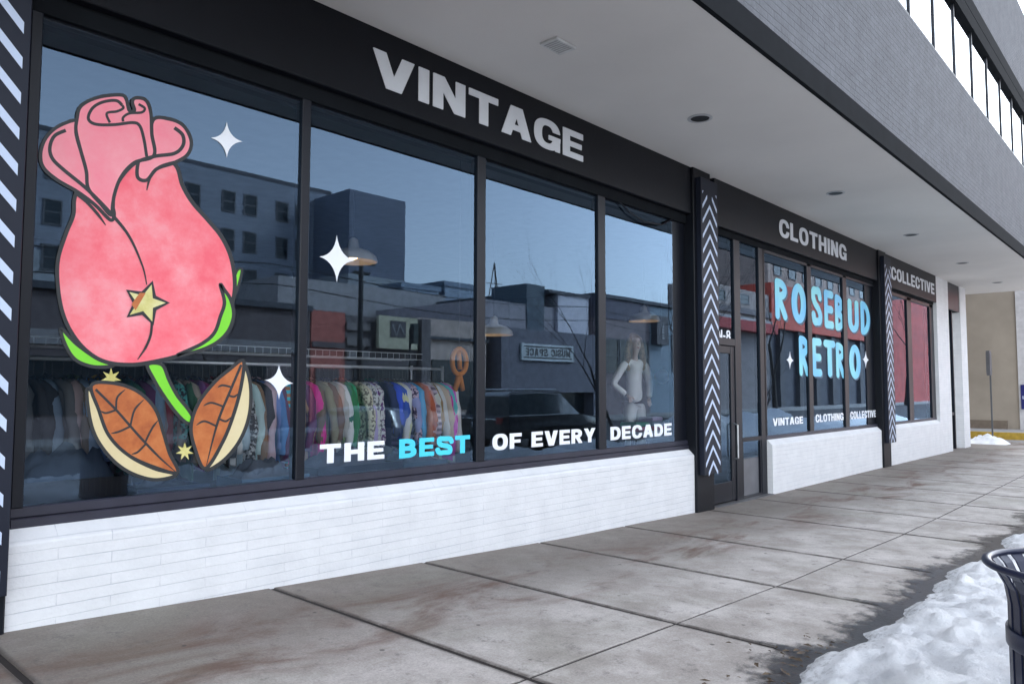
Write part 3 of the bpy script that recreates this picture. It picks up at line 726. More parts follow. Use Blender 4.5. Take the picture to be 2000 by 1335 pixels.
def dec(name, pts, m, closed=True, sm=True, outline=7, parent=None):
    p = smooth_poly(pts, True) if sm else pts
    lay[0] += 1; d = .0005*lay[0]
    mb = MB(); fill(mb, [p], YV-d, YV-d+.0002, TP)
    o = mb.build(name, m, parent or rose)
    if outline:
        ring = p+[p[0]]
        n = len(p); L = []; I = []
        for i in range(n):
            a = p[i-1]; b_ = p[(i+1) % n]; dx, dy = b_[0]-a[0], b_[1]-a[1]; q = math.hypot(dx, dy) or 1
            L.append((p[i][0]-dy/q*outline/2, p[i][1]+dx/q*outline/2)); I.append((p[i][0]+dy/q*outline/2, p[i][1]-dx/q*outline/2))
        mb = MB()
        V = [TP(v, YV-d-.0002) for v in L+I]
        mb.add(V, [(i, (i+1) % n, n+(i+1) % n, n+i) for i in range(n)])
        mb.build('outline', INK, o)
    return o
def ink(pts, w=7, taper=True, parent=None):
    lay[0] += .25; d = .0005*lay[0]
    p = smooth_poly(pts, False); s_ = stroke(p, w, taper); n = len(p)
    mb = MB(); V = [TP(v, YV-d-.0002) for v in s_]
    mb.add(V, [(i, i+1, 2*n-2-i, 2*n-1-i) for i in range(n-1)])
    mb.build('line', INK, parent or rose)
# sepals behind, stem and two arching leaves
dec('leaf', [(119,642),(150,672),(190,700),(222,713),(185,716),(150,704),(130,678)], GRN, outline=7)
dec('leaf', [(462,530),(472,527),(467,552),(459,574),(452,566)], GRN, outline=5)
dec('stem', [(288,712),(316,712),(330,742),(346,772),(368,800),(380,822),(366,826),(344,806),(318,770),(300,740)], GRN, outline=7)
# bud
bud = dec('rosebud', [(146,385),(143,420),(128,458),(113,508),(113,560),(122,610),(140,650),(168,684),(205,706),(256,712),(310,704),(360,690),(408,662),(438,630),(455,585),(458,545),(450,500),(432,462),(406,430),(376,396),(356,362),(342,322),(300,300),(220,300),(165,340)], PINK, outline=8)
dec('leaf', [(430,556),(438,566),(450,585),(456,615),(446,645),(424,668),(390,684),(345,694),(392,672),(418,650),(430,618),(438,590)], GRN, outline=7)
# rolled petals at the top
dec('petal', [(150,235),(112,248),(88,272),(79,302),(85,328),(112,352),(150,374),(185,400),(216,430),(222,412),(205,380),(176,366),(172,330),(156,290),(148,258)], PINKL, outline=7)
dec('petal', [(298,236),(330,233),(358,246),(373,276),(366,302),(340,318),(306,330),(286,352),(268,345),(272,310),(290,300)], PINKL, outline=7)
dec('petal', [(150,232),(156,210),(176,196),(204,188),(236,186),(246,194),(252,216),(262,216),(258,200),(264,192),(284,196),(294,220),(296,262),(300,304),(262,318),(236,346),(222,384),(218,420),(196,398),(172,368),(168,334),(156,290),(148,256)], PINKL, outline=7)
ink([(128,255),(106,266),(97,288),(102,310),(124,332),(170,370),(215,416),(252,462),(278,520),(286,556)], 7)
ink([(145,376),(168,394),(190,418),(206,440)], 6)
ink([(340,250),(356,264),(357,284),(340,300),(300,306),(262,320),(234,352),(220,388),(216,414)], 7)
ink([(345,316),(312,326),(294,344),(286,372)], 6)
ink([(238,206),(226,197),(200,200),(180,212),(172,232),(186,243),(222,244),(258,240),(272,246),(280,270),(286,306)], 6, False)
ink([(238,206),(240,212),(228,218),(208,222),(214,240)], 5, False)
ink([(270,204),(282,212),(276,220),(252,222),(240,230),(240,238)], 5, False)
ink([(296,624),(294,652),(284,678),(268,702)], 5)
# gold star pinned on the bud
star = [(284+ (43 if k % 2 == 0 else 21)*math.sin(rad(36*k+17)), 592-(42 if k % 2 == 0 else 20)*math.cos(rad(36*k+17))) for k in range(10)]
so_ = dec('star_badge', star, GOLD, sm=False, outline=8)
lay[0] += .25
mb = MB(); dd = .0005*lay[0]; fill(mb, [[(272,572),(284,572),(264,606),(256,594)]], YV-.0006-dd, YV-.0004-dd, TP); mb.build('brown_stripe', ORG, so_)
# two fallen brown leaves with cream undersides
dec('brown_leaf', [(170,758),(200,800),(214,850),(250,888),(300,914),(344,926),(300,936),(246,918),(204,880),(178,830)], TAN, outline=7)
l1 = dec('brown_leaf', [(178,752),(222,748),(268,764),(302,798),(318,844),(330,884),(346,922),(302,912),(250,888),(212,850),(192,800)], ORG, outline=7)
ink([(186,760),(226,800),(270,850),(310,892),(344,922)], 5)
for q in ([(226,800),(228,776),(244,760)], [(254,830),(262,800),(280,780)], [(282,864),(296,836),(308,820)], [(226,800),(206,806),(196,802)], [(254,832),(232,842),(216,846)], [(284,866),(268,882),(256,886)]): ink(q, 4)
dec('brown_leaf', [(476,712),(488,752),(486,808),(468,858),(436,898),(402,916),(430,868),(452,800),(466,744)], TAN, outline=7)
l2 = dec('brown_leaf', [(474,704),(470,752),(456,806),(434,862),(400,914),(380,876),(372,832),(386,788),(416,748),(446,722)], ORG, outline=7)
ink([(470,712),(448,764),(424,824),(402,908)], 5)
for q in ([(452,756),(434,752),(424,756)], [(436,794),(412,786),(396,792)], [(422,832),(398,822),(382,830)], [(446,772),(456,774),(464,768)], [(428,818),(440,822),(450,814)]): ink(q, 4)
def spiky(cx, cy, r, label):
    p = [(cx+(r if k % 2 == 0 else r*.42)*math.sin(rad(360/14*k)), cy-(r if k % 2 == 0 else r*.42)*math.cos(rad(360/14*k))) for k in range(14)]
    mb = MB(); fill(mb, [p], YV, YV+.002, to_px(YV)); tag(mb.build('spur_star_sticker', GOLD), label, 'sticker', 'gold star stickers')
spiky(217, 738, 20, 'gold spiky star sticker above the left brown leaf decal')
spiky(361, 881, 18, 'gold spiky star sticker between the two brown leaf decals')

# ------------------------------------------------------------------ soffit fittings
for i, (px, py) in enumerate([(1378,228),(1637,376),(1782,458),(1874,514),(1940,552)]):
    d = R0*((px-1000)/1450)-U0*((py-667.5)/1450)+fw; t = (Zs-1.55)/d.z; p = CAM+d*t
    if i == 0: P0 = p
    x = p.x; y = -.93
    nm = ['nearest', 'second', 'third', 'fourth', 'farthest'][i]
    root = thing('downlight', nm+' recessed downlight in the pale soffit, counted from the camera', 'downlight', (x, y, Zs), 'recessed downlights in the soffit')
    mb = MB(); mb.lathe([(.128, Zs-.001), (.128, Zs-.006), (.098, Zs-.010), (.095, Zs-.002)], x, y, 40, True); mb.build('trim_ring', mat('downlight_trim', (.42, .42, .43), .5), root, 40)
    mb = MB(); mb.lathe([(.096, Zs-.0035), (.0, Zs-.0035)], x, y, 40); mb.build('lamp_recess', mat('dark_recess', (.02, .02, .022), .5), root)
root = thing('ceiling_speaker', 'square painted vent plate on the soffit above VINTAGE', 'vent', (4.62, -.88, Zs))
mb = MB(); mb.bbox(4.50, 4.76, -.97, -.79, Zs-.02, Zs-.001, .008)
mb.build('plate', mat('vent_plate', (.56, .56, .55), .7), root)
mb = MB()
for k in range(7): mb.box(4.53+.03*k, 4.54+.03*k, -.95, -.81, Zs-.023, Zs-.0205)
mb.build('louvre', mat('vent_slot', (.36, .36, .36), .7), root)

# ------------------------------------------------------------------ clothes racks and garments
STEEL = mat('chrome_rail', (.80, .82, .85), .35, .35)
def rack(x0, x1, y, z, label, shelf=False):
    root = thing('clothes_rack', label, 'clothes rack', ((x0+x1)/2, y, 0), 'clothes racks in the shop')
    mb = MB(); mb.tube([(x0, y, z), (x1, y, z)], .014, 8); mb.build('rail', STEEL, root, True)
    mb = MB()
    for x in (x0, x1): mb.tube([(x, y, .02), (x, y, z+.03)], .016, 8)
    mb.build('upright', STEEL, root, True)
    mb = MB()
    for x in (x0, x1): mb.tube([(x, y-.25, .02), (x, y+.25, .02)], .016, 8)
    mb.build('foot', STEEL, root, True)
    if shelf:
        mb = MB()
        for k in range(6): mb.tube([(x0, y-.2+.08*k, z+.10), (x1, y-.2+.08*k, z+.10)], .004, 5)
        for k in range(int((x1-x0)/.09)): mb.tube([(x0+.09*k, y-.2, z+.105), (x0+.09*k, y+.2, z+.105)], .003, 5)
        mb.tube([(x0, y-.2, z+.17), (x1, y-.2, z+.17)], .005, 5)
        for k in range(int((x1-x0)/.09)): mb.tube([(x0+.09*k, y-.2, z+.1), (x0+.09*k, y-.2, z+.17)], .003, 4)
        mb.build('wire_shelf', mat('white_wire', (.6, .62, .64), .4), root)
    return root
def cloth_mat(name, col, pat=None, col2=(.6, .6, .6)):
    m = bpy.data.materials.new(name); m.use_nodes = True
    n = m.node_tree.nodes; l = m.node_tree.links; b = n['Principled BSDF']; b.inputs['Roughness'].default_value = .9
    tc = n.new('ShaderNodeTexCoord')
    if pat == 'stripe':
        t = n.new('ShaderNodeTexWave'); t.bands_direction = 'Z'; t.inputs['Scale'].default_value = 5.5; t.inputs['Distortion'].default_value = .6; f = t.outputs['Fac']; lo, hi = .45, .55
    elif pat == 'speckle':
        t = n.new('ShaderNodeTexNoise'); t.inputs['Scale'].default_value = 34; t.inputs['Detail'].default_value = 2; f = t.outputs['Fac']; lo, hi = .47, .55
    else:
        t = n.new('ShaderNodeTexNoise'); t.inputs['Scale'].default_value = 5; t.inputs['Detail'].default_value = 3; f = t.outputs['Fac']; lo, hi = .3, .8
        col2 = tuple(c*1.25 for c in col)
    l.new(tc.outputs['Object'], t.inputs['Vector'])
    cr = n.new('ShaderNodeValToRGB'); e = cr.color_ramp.elements; e[0].position = lo; e[1].position = hi; e[0].color = (*col, 1); e[1].color = (*col2, 1)
    l.new(f, cr.inputs[0]); l.new(cr.outputs[0], b.inputs['Base Color'])
    return m
HANG = mat('hanger_plastic', (.05, .05, .055), .4)
def garment(x, y, z, length, m, label, cat, grp, rng, wide=.22, sleeve=.5, rot=0.):
    """a shirt on a hanger, hanging across the rail; seen mostly from its sleeve side"""
    root = thing('hanging_garment', label, cat, (x, y, z), grp)
    mb = MB(); th = rng.uniform(.022, .034); ph = rng.uniform(0, 6)
    rows, cols = 12, 12
    for side in (1, -1):
        V = []; F = []
        for i in range(rows+1):
            v = i/rows; zz = -.13-length*v
            if v < .001: w = .06
            elif v < .12: w = .06+(wide-.06)*(v/.12)**.6
            else: w = wide*(1+.06*math.sin(v*3+ph)+.10*v)
            for j in range(cols+1):
                u = -1+2*j/cols
                fold = .010*math.sin(u*7+ph+v*2)*v+.006*math.sin(u*13+ph*2)*v
                tk = th*(1-abs(u)**3)*(.55+.6*v)
                drop = -.085*abs(u)**1.2 if v < .12 else -.085*abs(u)**1.2*(1-v*.4)
                V.append((side*tk+fold, u*w, zz+drop*(1 if i else .6)))
        for i in range(rows):
            for j in range(cols):
                a = i*(cols+1)+j; q = (a, a+1, a+cols+2, a+cols+1); F.append(q if side > 0 else q[::-1])
        mb.add(V, F)
    for s in (-1, 1):      # shoulders sloping from the neck into hanging sleeves
        sw = rng.uniform(-.035, .035); bend = rng.uniform(.0, .05)
        pts = [(0, s*.05, -.155), (0, s*.12, -.175), (0, s*(wide-.045), -.205)]; rs = [.022, .031, .039]
        for k in range(8):
            t = k/7
            pts.append((sw*t+.010*math.sin(t*5+ph), s*(wide-.005+.075*math.sin(min(1, t*1.5)*1.57)-bend*t*t), -.245-sleeve*t)); rs.append(.043-.011*t+.006*math.sin(k*2.1+ph))
        mb.tube(pts, rs, 9)
    ob = mb.build('cloth', m, None, True)
    ob.parent = root
    mb = MB(); mb.tube([(0, -.18, -.205), (0, -.05, -.135), (0, 0, -.115), (0, .05, -.135), (0, .18, -.205)], .006, 5)
    hk = [(0, 0, -.115), (0, 0, -.045)]+[(0, .022*math.sin(rad(a)), -.022+.036*(1-math.cos(rad(a)))/2-.0) for a in range(20, 181, 40)]
    mb.tube(hk, .003, 5)
    h = mb.build('hanger', HANG, None); h.parent = root
    root.rotation_euler = (0, 0, rot)
    return root
RX0, RX1, RY, RZ = 1.30, 5.22, 1.15, 1.745
rack(RX0, RX1, RY, RZ, 'long chrome clothes rack full of garments right behind the left windows')
rack(1.6, 6.1, 2.7, 1.80, 'chrome rack with white wire shelf standing behind the front rack', True)
front = [ # name, colour, pattern, second colour, kind, x, length
 ('charcoal', (.05,.052,.056), None, 0, 'jacket', 1.42, .62), ('black', (.015,.015,.018), None, 0, 'coat', 1.52, .66), ('dark grey', (.075,.075,.08), None, 0, 'sweater', 1.63, .6),
 ('pinkish grey', (.20,.15,.15), None, 0, 'cardigan', 1.76, .66), ('faded denim blue', (.13,.20,.36), None, 0, 'shirt', 1.86, .62), ('ink black', (.012,.012,.016), None, 0, 'blazer', 1.97, .62),
 ('bottle green', (.02,.07,.05), None, 0, 'blouse', 2.07, .6), ('deep plum', (.06,.02,.06), None, 0, 'shirt', 2.17, .62), ('steel blue', (.10,.15,.21), None, 0, 'jacket', 2.28, .64),
 ('teal patched', (.05,.22,.20), 'speckle', (.03,.03,.04), 'sweater', 2.40, .5), ('taupe', (.17,.145,.12), None, 0, 'jacket', 2.50, .6), ('wine coloured', (.10,.02,.06), None, 0, 'blouse', 2.59, .6),
 ('near black', (.02,.02,.025), None, 0, 'shirt', 2.68, .6), ('off white', (.55,.56,.58), None, 0, 'blouse', 2.79, .62), ('black and white speckled', (.02,.02,.02), 'speckle', (.45,.45,.45), 'shirt', 2.88, .66),
 ('powder blue', (.26,.38,.50), None, 0, 'shirt', 2.97, .78), ('jet black', (.012,.012,.014), None, 0, 'jacket', 3.08, .66), ('dusty rose edged', (.30,.22,.25), None, 0, 'cardigan', 3.19, .68), ('denim blue', (.04,.12,.28), None, 0, 'jeans jacket', 3.28, .66),
 ('turquoise and orange', (.02,.30,.42), 'stripe', (.40,.14,.03), 'shirt', 3.37, .68), ('dark plum', (.07,.02,.06), None, 0, 'blouse', 3.47, .66), ('bright magenta', (.62,.01,.14), None, 0, 'long shirt', 3.56, .80),
 ('olive brown', (.13,.12,.075), None, 0, 'jacket', 3.66, .64), ('chocolate brown', (.10,.06,.04), None, 0, 'shirt', 3.74, .64), ('pale blue grey', (.36,.42,.50), None, 0, 'shirt', 3.84, .80),
 ('forest green', (.02,.11,.04), None, 0, 'jacket', 3.94, .62), ('emerald', (.03,.20,.09), None, 0, 'sweater', 4.01, .60), ('beige checked', (.36,.33,.25), 'speckle', (.16,.15,.12), 'shirt', 4.10, .74), ('grey speckled', (.45,.45,.46), 'speckle', (.12,.12,.14), 'shirt', 4.18, .78),
 ('cream and violet patterned', (.42,.38,.36), 'speckle', (.12,.04,.16), 'blouse', 4.27, .68), ('navy striped', (.02,.022,.06), 'stripe', (.10,.10,.19), 'sweater', 4.36, .58), ('dark navy striped', (.015,.017,.05), 'stripe', (.08,.08,.16), 'jumper', 4.45, .58), ('royal blue', (.02,.05,.42), None, 0, 'top', 4.53, .46),
 ('ivory', (.50,.46,.36), None, 0, 'cardigan', 4.61, .74), ('lilac flowered', (.44,.27,.44), 'speckle', (.06,.04,.10), 'shirt', 4.69, .80), ('cobalt blue', (.03,.17,.38), None, 0, 'shirt', 4.76, .68),
 ('rust orange', (.28,.06,.02), None, 0, 'sweater', 4.82, .62), ('mauve striped', (.36,.28,.32), 'stripe', (.2,.15,.2), 'shirt', 4.88, .66), ('white', (.66,.65,.66), None, 0, 'long shirt', 4.95, .82),
 ('sandy brown', (.30,.24,.19), None, 0, 'jacket', 5.02, .62), ('sea green', (.06,.26,.27), None, 0, 'blouse', 5.08, .5), ('orchid purple', (.34,.06,.30), None, 0, 'shirt', 5.14, .74), ('shell pink', (.52,.36,.44), None, 0, 'blouse', 5.19, .78)]
rg = random.Random(11)
for i, (nm, c, pat, c2, kind, x, ln) in enumerate(front):
    m = cloth_mat(nm.replace(' ', '_')+'_cloth', tuple(min(.82, v*2.4) for v in c), pat, tuple(min(.75, v*1.4) for v in (c2 or (0,0,0))))
    garment(x, RY, RZ, ln, m, f'{nm} {kind} hanging on the front rack behind the window', 'garment', 'garments on the front rack', rg, wide=.23, sleeve=ln*rg.uniform(.6, .85), rot=rg.uniform(-.34, .28)+(.7 if 'navy striped' in nm else 0))
mids = [('washed black', (.03,.03,.035), 1.47), ('ash blue', (.12,.16,.22), 1.58), ('mink', (.13,.11,.10), 1.70), ('stonewash', (.16,.22,.32), 1.81), ('ebony', (.02,.02,.02), 1.92), ('mallard', (.03,.12,.12), 2.12), ('heather grey', (.2,.2,.22), 2.23), ('oxblood', (.16,.02,.03), 2.34),
        ('mushroom', (.27,.24,.21), 2.45), ('fir green', (.03,.09,.05), 2.545), ('grape', (.12,.04,.14), 2.635), ('chalk', (.5,.5,.5), 2.735), ('anthracite', (.05,.05,.055), 2.835), ('ice blue', (.35,.45,.55), 2.925), ('hazel', (.2,.13,.08), 3.03), ('cornflower', (.12,.2,.45), 3.135), ('blackberry', (.08,.03,.08), 3.235),
        ('aqua', (.05,.4,.5), 3.325), ('clay', (.32,.17,.11), 3.42), ('walnut', (.12,.08,.05), 3.61), ('flax', (.42,.37,.26), 3.70), ('pebble', (.33,.32,.3), 3.79), ('spruce', (.03,.13,.09), 3.89), ('pistachio', (.28,.4,.22), 3.975), ('oat', (.48,.43,.34), 4.055), ('pearl', (.55,.54,.53), 4.14), ('wisteria', (.34,.28,.46), 4.225), ('ink blue', (.02,.03,.09), 4.40), ('sapphire', (.03,.08,.36), 4.49), ('butter', (.6,.52,.32), 4.57), ('periwinkle', (.26,.28,.5), 4.65), ('azure', (.08,.3,.55), 4.725), ('terracotta', (.4,.13,.06), 4.79), ('blush', (.5,.33,.33), 4.85), ('bone', (.55,.52,.46), 4.915), ('bronze', (.26,.17,.08), 4.985), ('lagoon', (.04,.3,.34), 5.05), ('fuchsia', (.5,.04,.3), 5.11)]
for i, (nm, c, x) in enumerate(mids):
    ln = rg.uniform(.48, .82)
    garment(x, RY, RZ, ln, cloth_mat(nm.replace(' ', '_')+'_mid_cloth', tuple(min(.82, v*1.6) for v in c)), f'{nm} {("top", "shirt", "blouse", "knit")[i % 4]} squeezed between others on the front rack', 'garment', 'garments on the front rack', rg, wide=.22, sleeve=ln*rg.uniform(.5, .85), rot=rg.uniform(-.3, .3))
back = [('brick red',(.20,.04,.03)),('slate',(.07,.08,.10)),('moss',(.07,.09,.03)),('mustard',(.30,.19,.03)),('cocoa',(.09,.05,.035)),('aubergine',(.06,.015,.05)),('ash grey',(.17,.17,.18)),('midnight blue',(.01,.015,.05)),('burgundy',(.12,.01,.02)),('khaki',(.16,.14,.09)),
        ('pale pink',(.42,.28,.30)),('soot black',(.01,.01,.01)),('petrol',(.01,.06,.08)),('cream',(.42,.38,.3)),('indigo',(.03,.025,.12)),('copper',(.24,.09,.03)),('graphite',(.04,.04,.045)),('jade',(.02,.14,.09)),('maroon',(.09,.01,.015)),('stone',(.26,.24,.21))]
for i, (nm, c) in enumerate(back):
    garment(1.8+i*.215, 2.7, 1.80, rg.uniform(.6, .8), cloth_mat(nm.replace(' ', '_')+'_back_cloth', c), f'{nm} shirt hanging on the rear rack under the wire shelf', 'garment', 'garments on the rear rack', rg, wide=.22, sleeve=rg.uniform(.4, .6), rot=rg.uniform(-.1, .1))
# bins of clothes on the floor behind the first window
def lumpy(mb, cx, cy, z, rx, ry, h, seed, n=20):
    V = []; F = []
    for i in range(n+1):
        for j in range(n+1):
            u, v = -1+2*i/n, -1+2*j/n
            e = max(0, 1-abs(u)**4)*max(0, 1-abs(v)**4)
            q = noise.noise(Vector((u*2.6+seed, v*2.6, seed)))+.5*noise.noise(Vector((u*6+seed, v*6, seed)))
            V.append((cx+u*rx, cy+v*ry, z+h*e*(.75+.5*q)))
    for i in range(n):
        for j in range(n):
            a = i*(n+1)+j; F.append((a, a+n+1, a+n+2, a+1))
    mb.add(V, F)
def bin_of(x0, x1, y0, y1, h, m, label, cm, seed, heap=.16):
    root = thing('clothes_bin', label, 'clothes bin', ((x0+x1)/2, (y0+y1)/2, 0), 'bins of clothes below the racks')
    mb = MB(); t = .02; s = .04
    cx, cy = (x0+x1)/2, (y0+y1)/2
    for (a, b_, c_, d) in ((x0, x1, y0, y0+t), (x0, x1, y1-t, y1), (x0, x0+t, y0+t, y1-t), (x1-t, x1, y0+t, y1-t)): mb.box(a, b_, c_, d, .02, h)
    mb.box(x0+t, x1-t, y0+t, y1-t, .02, .04); mb.box(x0-.02, x1+.02, y0-.02, y0-.001, h-.05, h+.005)
    mb.build('tub', m, root)
    h_ = MB(); lumpy(h_, cx, cy, h-.06, (x1-x0)/2-t, (y1-y0)/2-t, heap*2, seed)
    tag(h_.build('clothes_heap', cm, None, True), label.split(' bin')[0]+' bin filling of crumpled clothes', 'clothes heap')
bin_of(1.30, 1.90, .5, .95, .98, mat('black_plastic', (.02,.02,.025), .4), 'tall black bin with jeans heaped on it', cloth_mat('jeans_heap', (.07,.10,.16)), 1, .14)
bin_of(1.98, 2.42, .5, .95, .88, mat('navy_plastic', (.03,.05,.11), .4), 'navy blue bin beside the black one', cloth_mat('dark_heap', (.06,.07,.10)), 2, .05)
bin_of(2.62, 3.12, .35, .75, .90, mat('pale_blue_plastic', (.10,.19,.30), .35), 'pale blue bin behind the first window post', cloth_mat('grey_heap', (.12,.13,.16)), 3, .1)
bin_of(3.3, 4.1, .45, .9, .92, mat('dark_plastic', (.025,.03,.045), .4), 'wide dark bin behind the word THE', cloth_mat('dim_heap', (.10,.10,.13)), 4, .1)
bin_of(4.15, 4.62, .45, .9, .90, mat('teal_plastic', (.06,.13,.19), .4), 'teal bin behind the word BEST', cloth_mat('blue_heap', (.10,.14,.2)), 5, .1)
# pendant lamps (warm glow added to the bulbs to lift the dark interior)
BULB = mat('lit_warm_bulb', (.6, .5, .3), .4)
_e = BULB.node_tree.nodes['Principled BSDF']; _e.inputs['Emission Color'].default_value = (1, .62, .3, 1); _e.inputs['Emission Strength'].default_value = 1.0
LAMPW = mat('white_enamel', (.75, .75, .74), .35); 
for (px, py, Y, lb) in ((690, 503, 3., 'white dish pendant lamp seen behind the large sparkle'), (965, 648, 3.4, 'low white pendant lamp beside the second frame post'), (1258, 622, 3., 'white pendant lamp above the mannequin')):
    p = at(px, py, Y); root = thing('pendant_lamp', lb, 'pendant lamp', p, 'pendant lamps in the shop')
    mb = MB(); mb.lathe([(.30, p.z-.05), (.28, p.z+.02), (.20, p.z+.08), (.07, p.z+.12), (.055, p.z+.22), (.02, p.z+.25), (.018, p.z+.25), (.05, p.z+.2), (.065, p.z+.11), (.19, p.z+.07), (.27, p.z+.01), (.29, p.z-.05)], p.x, p.y, 36); mb.build('lamp_shade', LAMPW, root, True)
    mb = MB(); mb.tube([(p.x, p.y, p.z+.25), (p.x, p.y, 4.0)], .008, 6); mb.build('cord', HANG, root)
    mb = MB(); mb.lathe([(.0, p.z-.03), (.05, p.z-.01), (.055, p.z+.04), (.03, p.z+.1)], p.x, p.y, 20); mb.build('bulb', BULB, root, True)

# ------------------------------------------------------------------ mannequin on the table, folded clothes, ball
def skin(name, verts, edges, m, parent, sub=2, root=0):
    me = bpy.data.meshes.new(name); me.from_pydata([v[:3] for v in verts], edges, []); me.update()
    o = bpy.data.objects.new(name, me); COL.objects.link(o); me.materials.append(m)
    sm = o.modifiers.new('skin', 'SKIN'); sm.use_smooth_shade = True
    sv = me.skin_vertices[0].data
    for i, v in enumerate(verts):
        r = v[3] if len(v) == 4 else v[3:5]
        sv[i].radius = (r, r) if not isinstance(r, (tuple, list)) else tuple(r)
        sv[i].use_root = (i == root)
    ss = o.modifiers.new('smooth', 'SUBSURF'); ss.levels = sub; ss.render_levels = sub
    o.parent = parent
    if parent: o.matrix_parent_inverse = Matrix.Translation(-parent.location)
    return o
mx_, my_ = 8.02, .62; mz = .50
man = thing('mannequin', 'mannequin in white jacket and trousers with long wavy hair behind the fourth window', 'mannequin', (mx_, my_, mz))
# local frame: +f is where it faces (towards the street and the door side), +s its left
fa = rad(246); FX, FY = math.cos(fa), math.sin(fa)
def P_(f, s, z, r, r2=None):
    q = (mx_+f*FX-s*FY, my_+f*FY+s*FX, mz+z)
    return (*q, r) if r2 is None else (*q, r, r2)
SKN = mat('mannequin_skin', (.62, .48, .42), .5)
skin('body', [P_(0,0,.98,.09), P_(0,0,1.18,.085), P_(0,0,1.34,.08), P_(0,0,1.43,.045), P_(.015,0,1.50,.045), P_(.03,0,1.565,.07,.075), P_(.025,0,1.64,.078,.08), P_(.02,0,1.70,.055)], [(0,1),(1,2),(2,3),(3,4),(4,5),(5,6),(6,7)], SKN, man)
skin('nose', [P_(.10,0,1.635,.010), P_(.115,0,1.605,.012), P_(.095,0,1.595,.010)], [(0,1),(1,2)], SKN, man, 1)
DKI = mat('painted_eye', (.03, .025, .02), .4); LIP = mat('painted_lip', (.35, .06, .06), .4)
for s_ in (-1, 1): skin('eye', [P_(.094, s_*.030-.008, 1.642, .006), P_(.094, s_*.030+.008, 1.642, .006)], [(0,1)], DKI, man, 1)
skin('mouth', [P_(.092, -.018, 1.565, .006), P_(.098, 0, 1.564, .008), P_(.092, .018, 1.565, .006)], [(0,1),(1,2)], LIP, man, 1)
JK = cloth_mat('white_jacket_cloth', (.86, .87, .87))
skin('jacket', [P_(0,0,.86,.135,.11), P_(0,0,1.02,.115,.095), P_(0,0,1.14,.105,.09), P_(0,0,1.28,.13,.10), P_(0,0,1.38,.075),
     P_(0,-.165,1.345,.058), P_(-.05,-.285,1.10,.047), P_(.06,-.16,.97,.038), P_(0,.165,1.345,.058), P_(-.06,.27,1.10,.046), P_(.05,.19,.93,.036)],
     [(0,1),(1,2),(2,3),(3,4),(4,5),(5,6),(6,7),(4,8),(8,9),(9,10)], JK, man)
TRM = cloth_mat('white_trouser_cloth', (.72, .74, .75))
skin('trousers', [P_(0,0,.94,.10,.09), P_(.0,-.07,.78,.09), P_(.05,-.10,.46,.066), P_(.03,-.12,.08,.058), P_(0,.07,.78,.09), P_(-.02,.11,.46,.066), P_(-.03,.13,.08,.058)], [(0,1),(1,2),(2,3),(0,4),(4,5),(5,6)], TRM, man)
hv = [P_(0,0,1.735,.05), P_(-.05,0,1.68,.085), P_(-.075,0,1.56,.095), P_(-.085,0,1.42,.10), P_(-.09,0,1.28,.075), P_(-.085,0,1.20,.035),
      P_(.02,-.075,1.67,.035), P_(.01,-.105,1.55,.042), P_(.02,-.115,1.40,.045), P_(.03,-.11,1.26,.028), P_(.02,.075,1.67,.035), P_(.01,.105,1.55,.042), P_(.02,.12,1.40,.045), P_(.03,.115,1.27,.028)]
skin('hair', hv, [(0,1),(1,2),(2,3),(3,4),(4,5),(1,6),(6,7),(7,8),(8,9),(1,10),(10,11),(11,12),(12,13)], mat('light_brown_hair', (.22, .14, .08), .7, var=.5, scale=30, bump=.8, bscale=40), man)
for s_, (hx, hs, hz) in ((-1, (.09, -.13, .945)), (1, (.08, .165, .90))):
    hb = MB(); fingers = []
    V_ = [P_(hx-.03, hs+s_*.02, hz+.02, .024), P_(hx+.005, hs, hz-.015, .034, .018)]; E_ = [(0, 1)]
    for k, (dl, dz_) in enumerate(((-.024, -.07), (-.008, -.082), (.008, -.078), (.024, -.066))):
        i0 = len(V_); V_ += [P_(hx+.02, hs+dl*.8, hz-.045, .010), P_(hx+.018, hs+dl, hz+dz_, .007)]; E_ += [(1, i0), (i0, i0+1)]
    i0 = len(V_); V_ += [P_(hx+.03, hs-s_*.038, hz-.01, .010), P_(hx+.038, hs-s_*.045, hz-.04, .008)]; E_ += [(1, i0), (i0, i0+1)]
    skin('hand', V_, E_, SKN, man, 1)
ped = thing('display_table', 'dark display table carrying the mannequin and folded clothes', 'table', (8.0, .75, 0))
mb = MB(); mb.bbox(7.45, 8.95, .27, .50, .94, .98); mb.build('table_top', mat('dark_table_wood', (.05, .04, .035), .5), ped)
for x in (7.5, 8.9):
    for y in (.30, .47):
        mb = MB(); mb.box(x-.02, x+.02, y-.02, y+.02, 0, .94); mb.build('leg', mat('dark_table_wood', (.05, .04, .035), .5), ped)
pl_ = thing('mannequin_plinth', 'low dark plinth the mannequin stands on behind the display table', 'plinth', (8.0, .75, 0))
mb = MB(); mb.bbox(7.6, 8.5, .52, 1.2, .02, .54, .01); mb.build('plinth_box', mat('dark_table_wood', (.05, .04, .035), .5), pl_)
fold = [('pale blue', (.35,.42,.5)), ('pink', (.55,.18,.25)), ('green', (.05,.28,.18)), ('white', (.6,.6,.62)), ('red', (.4,.04,.05)), ('grey blue', (.2,.27,.34)), ('lavender', (.4,.33,.5))]
spots = [(7.66, .385, .98, 3), (8.02, .385, .98, 4), (8.40, .385, .98, 3)]
k = 0
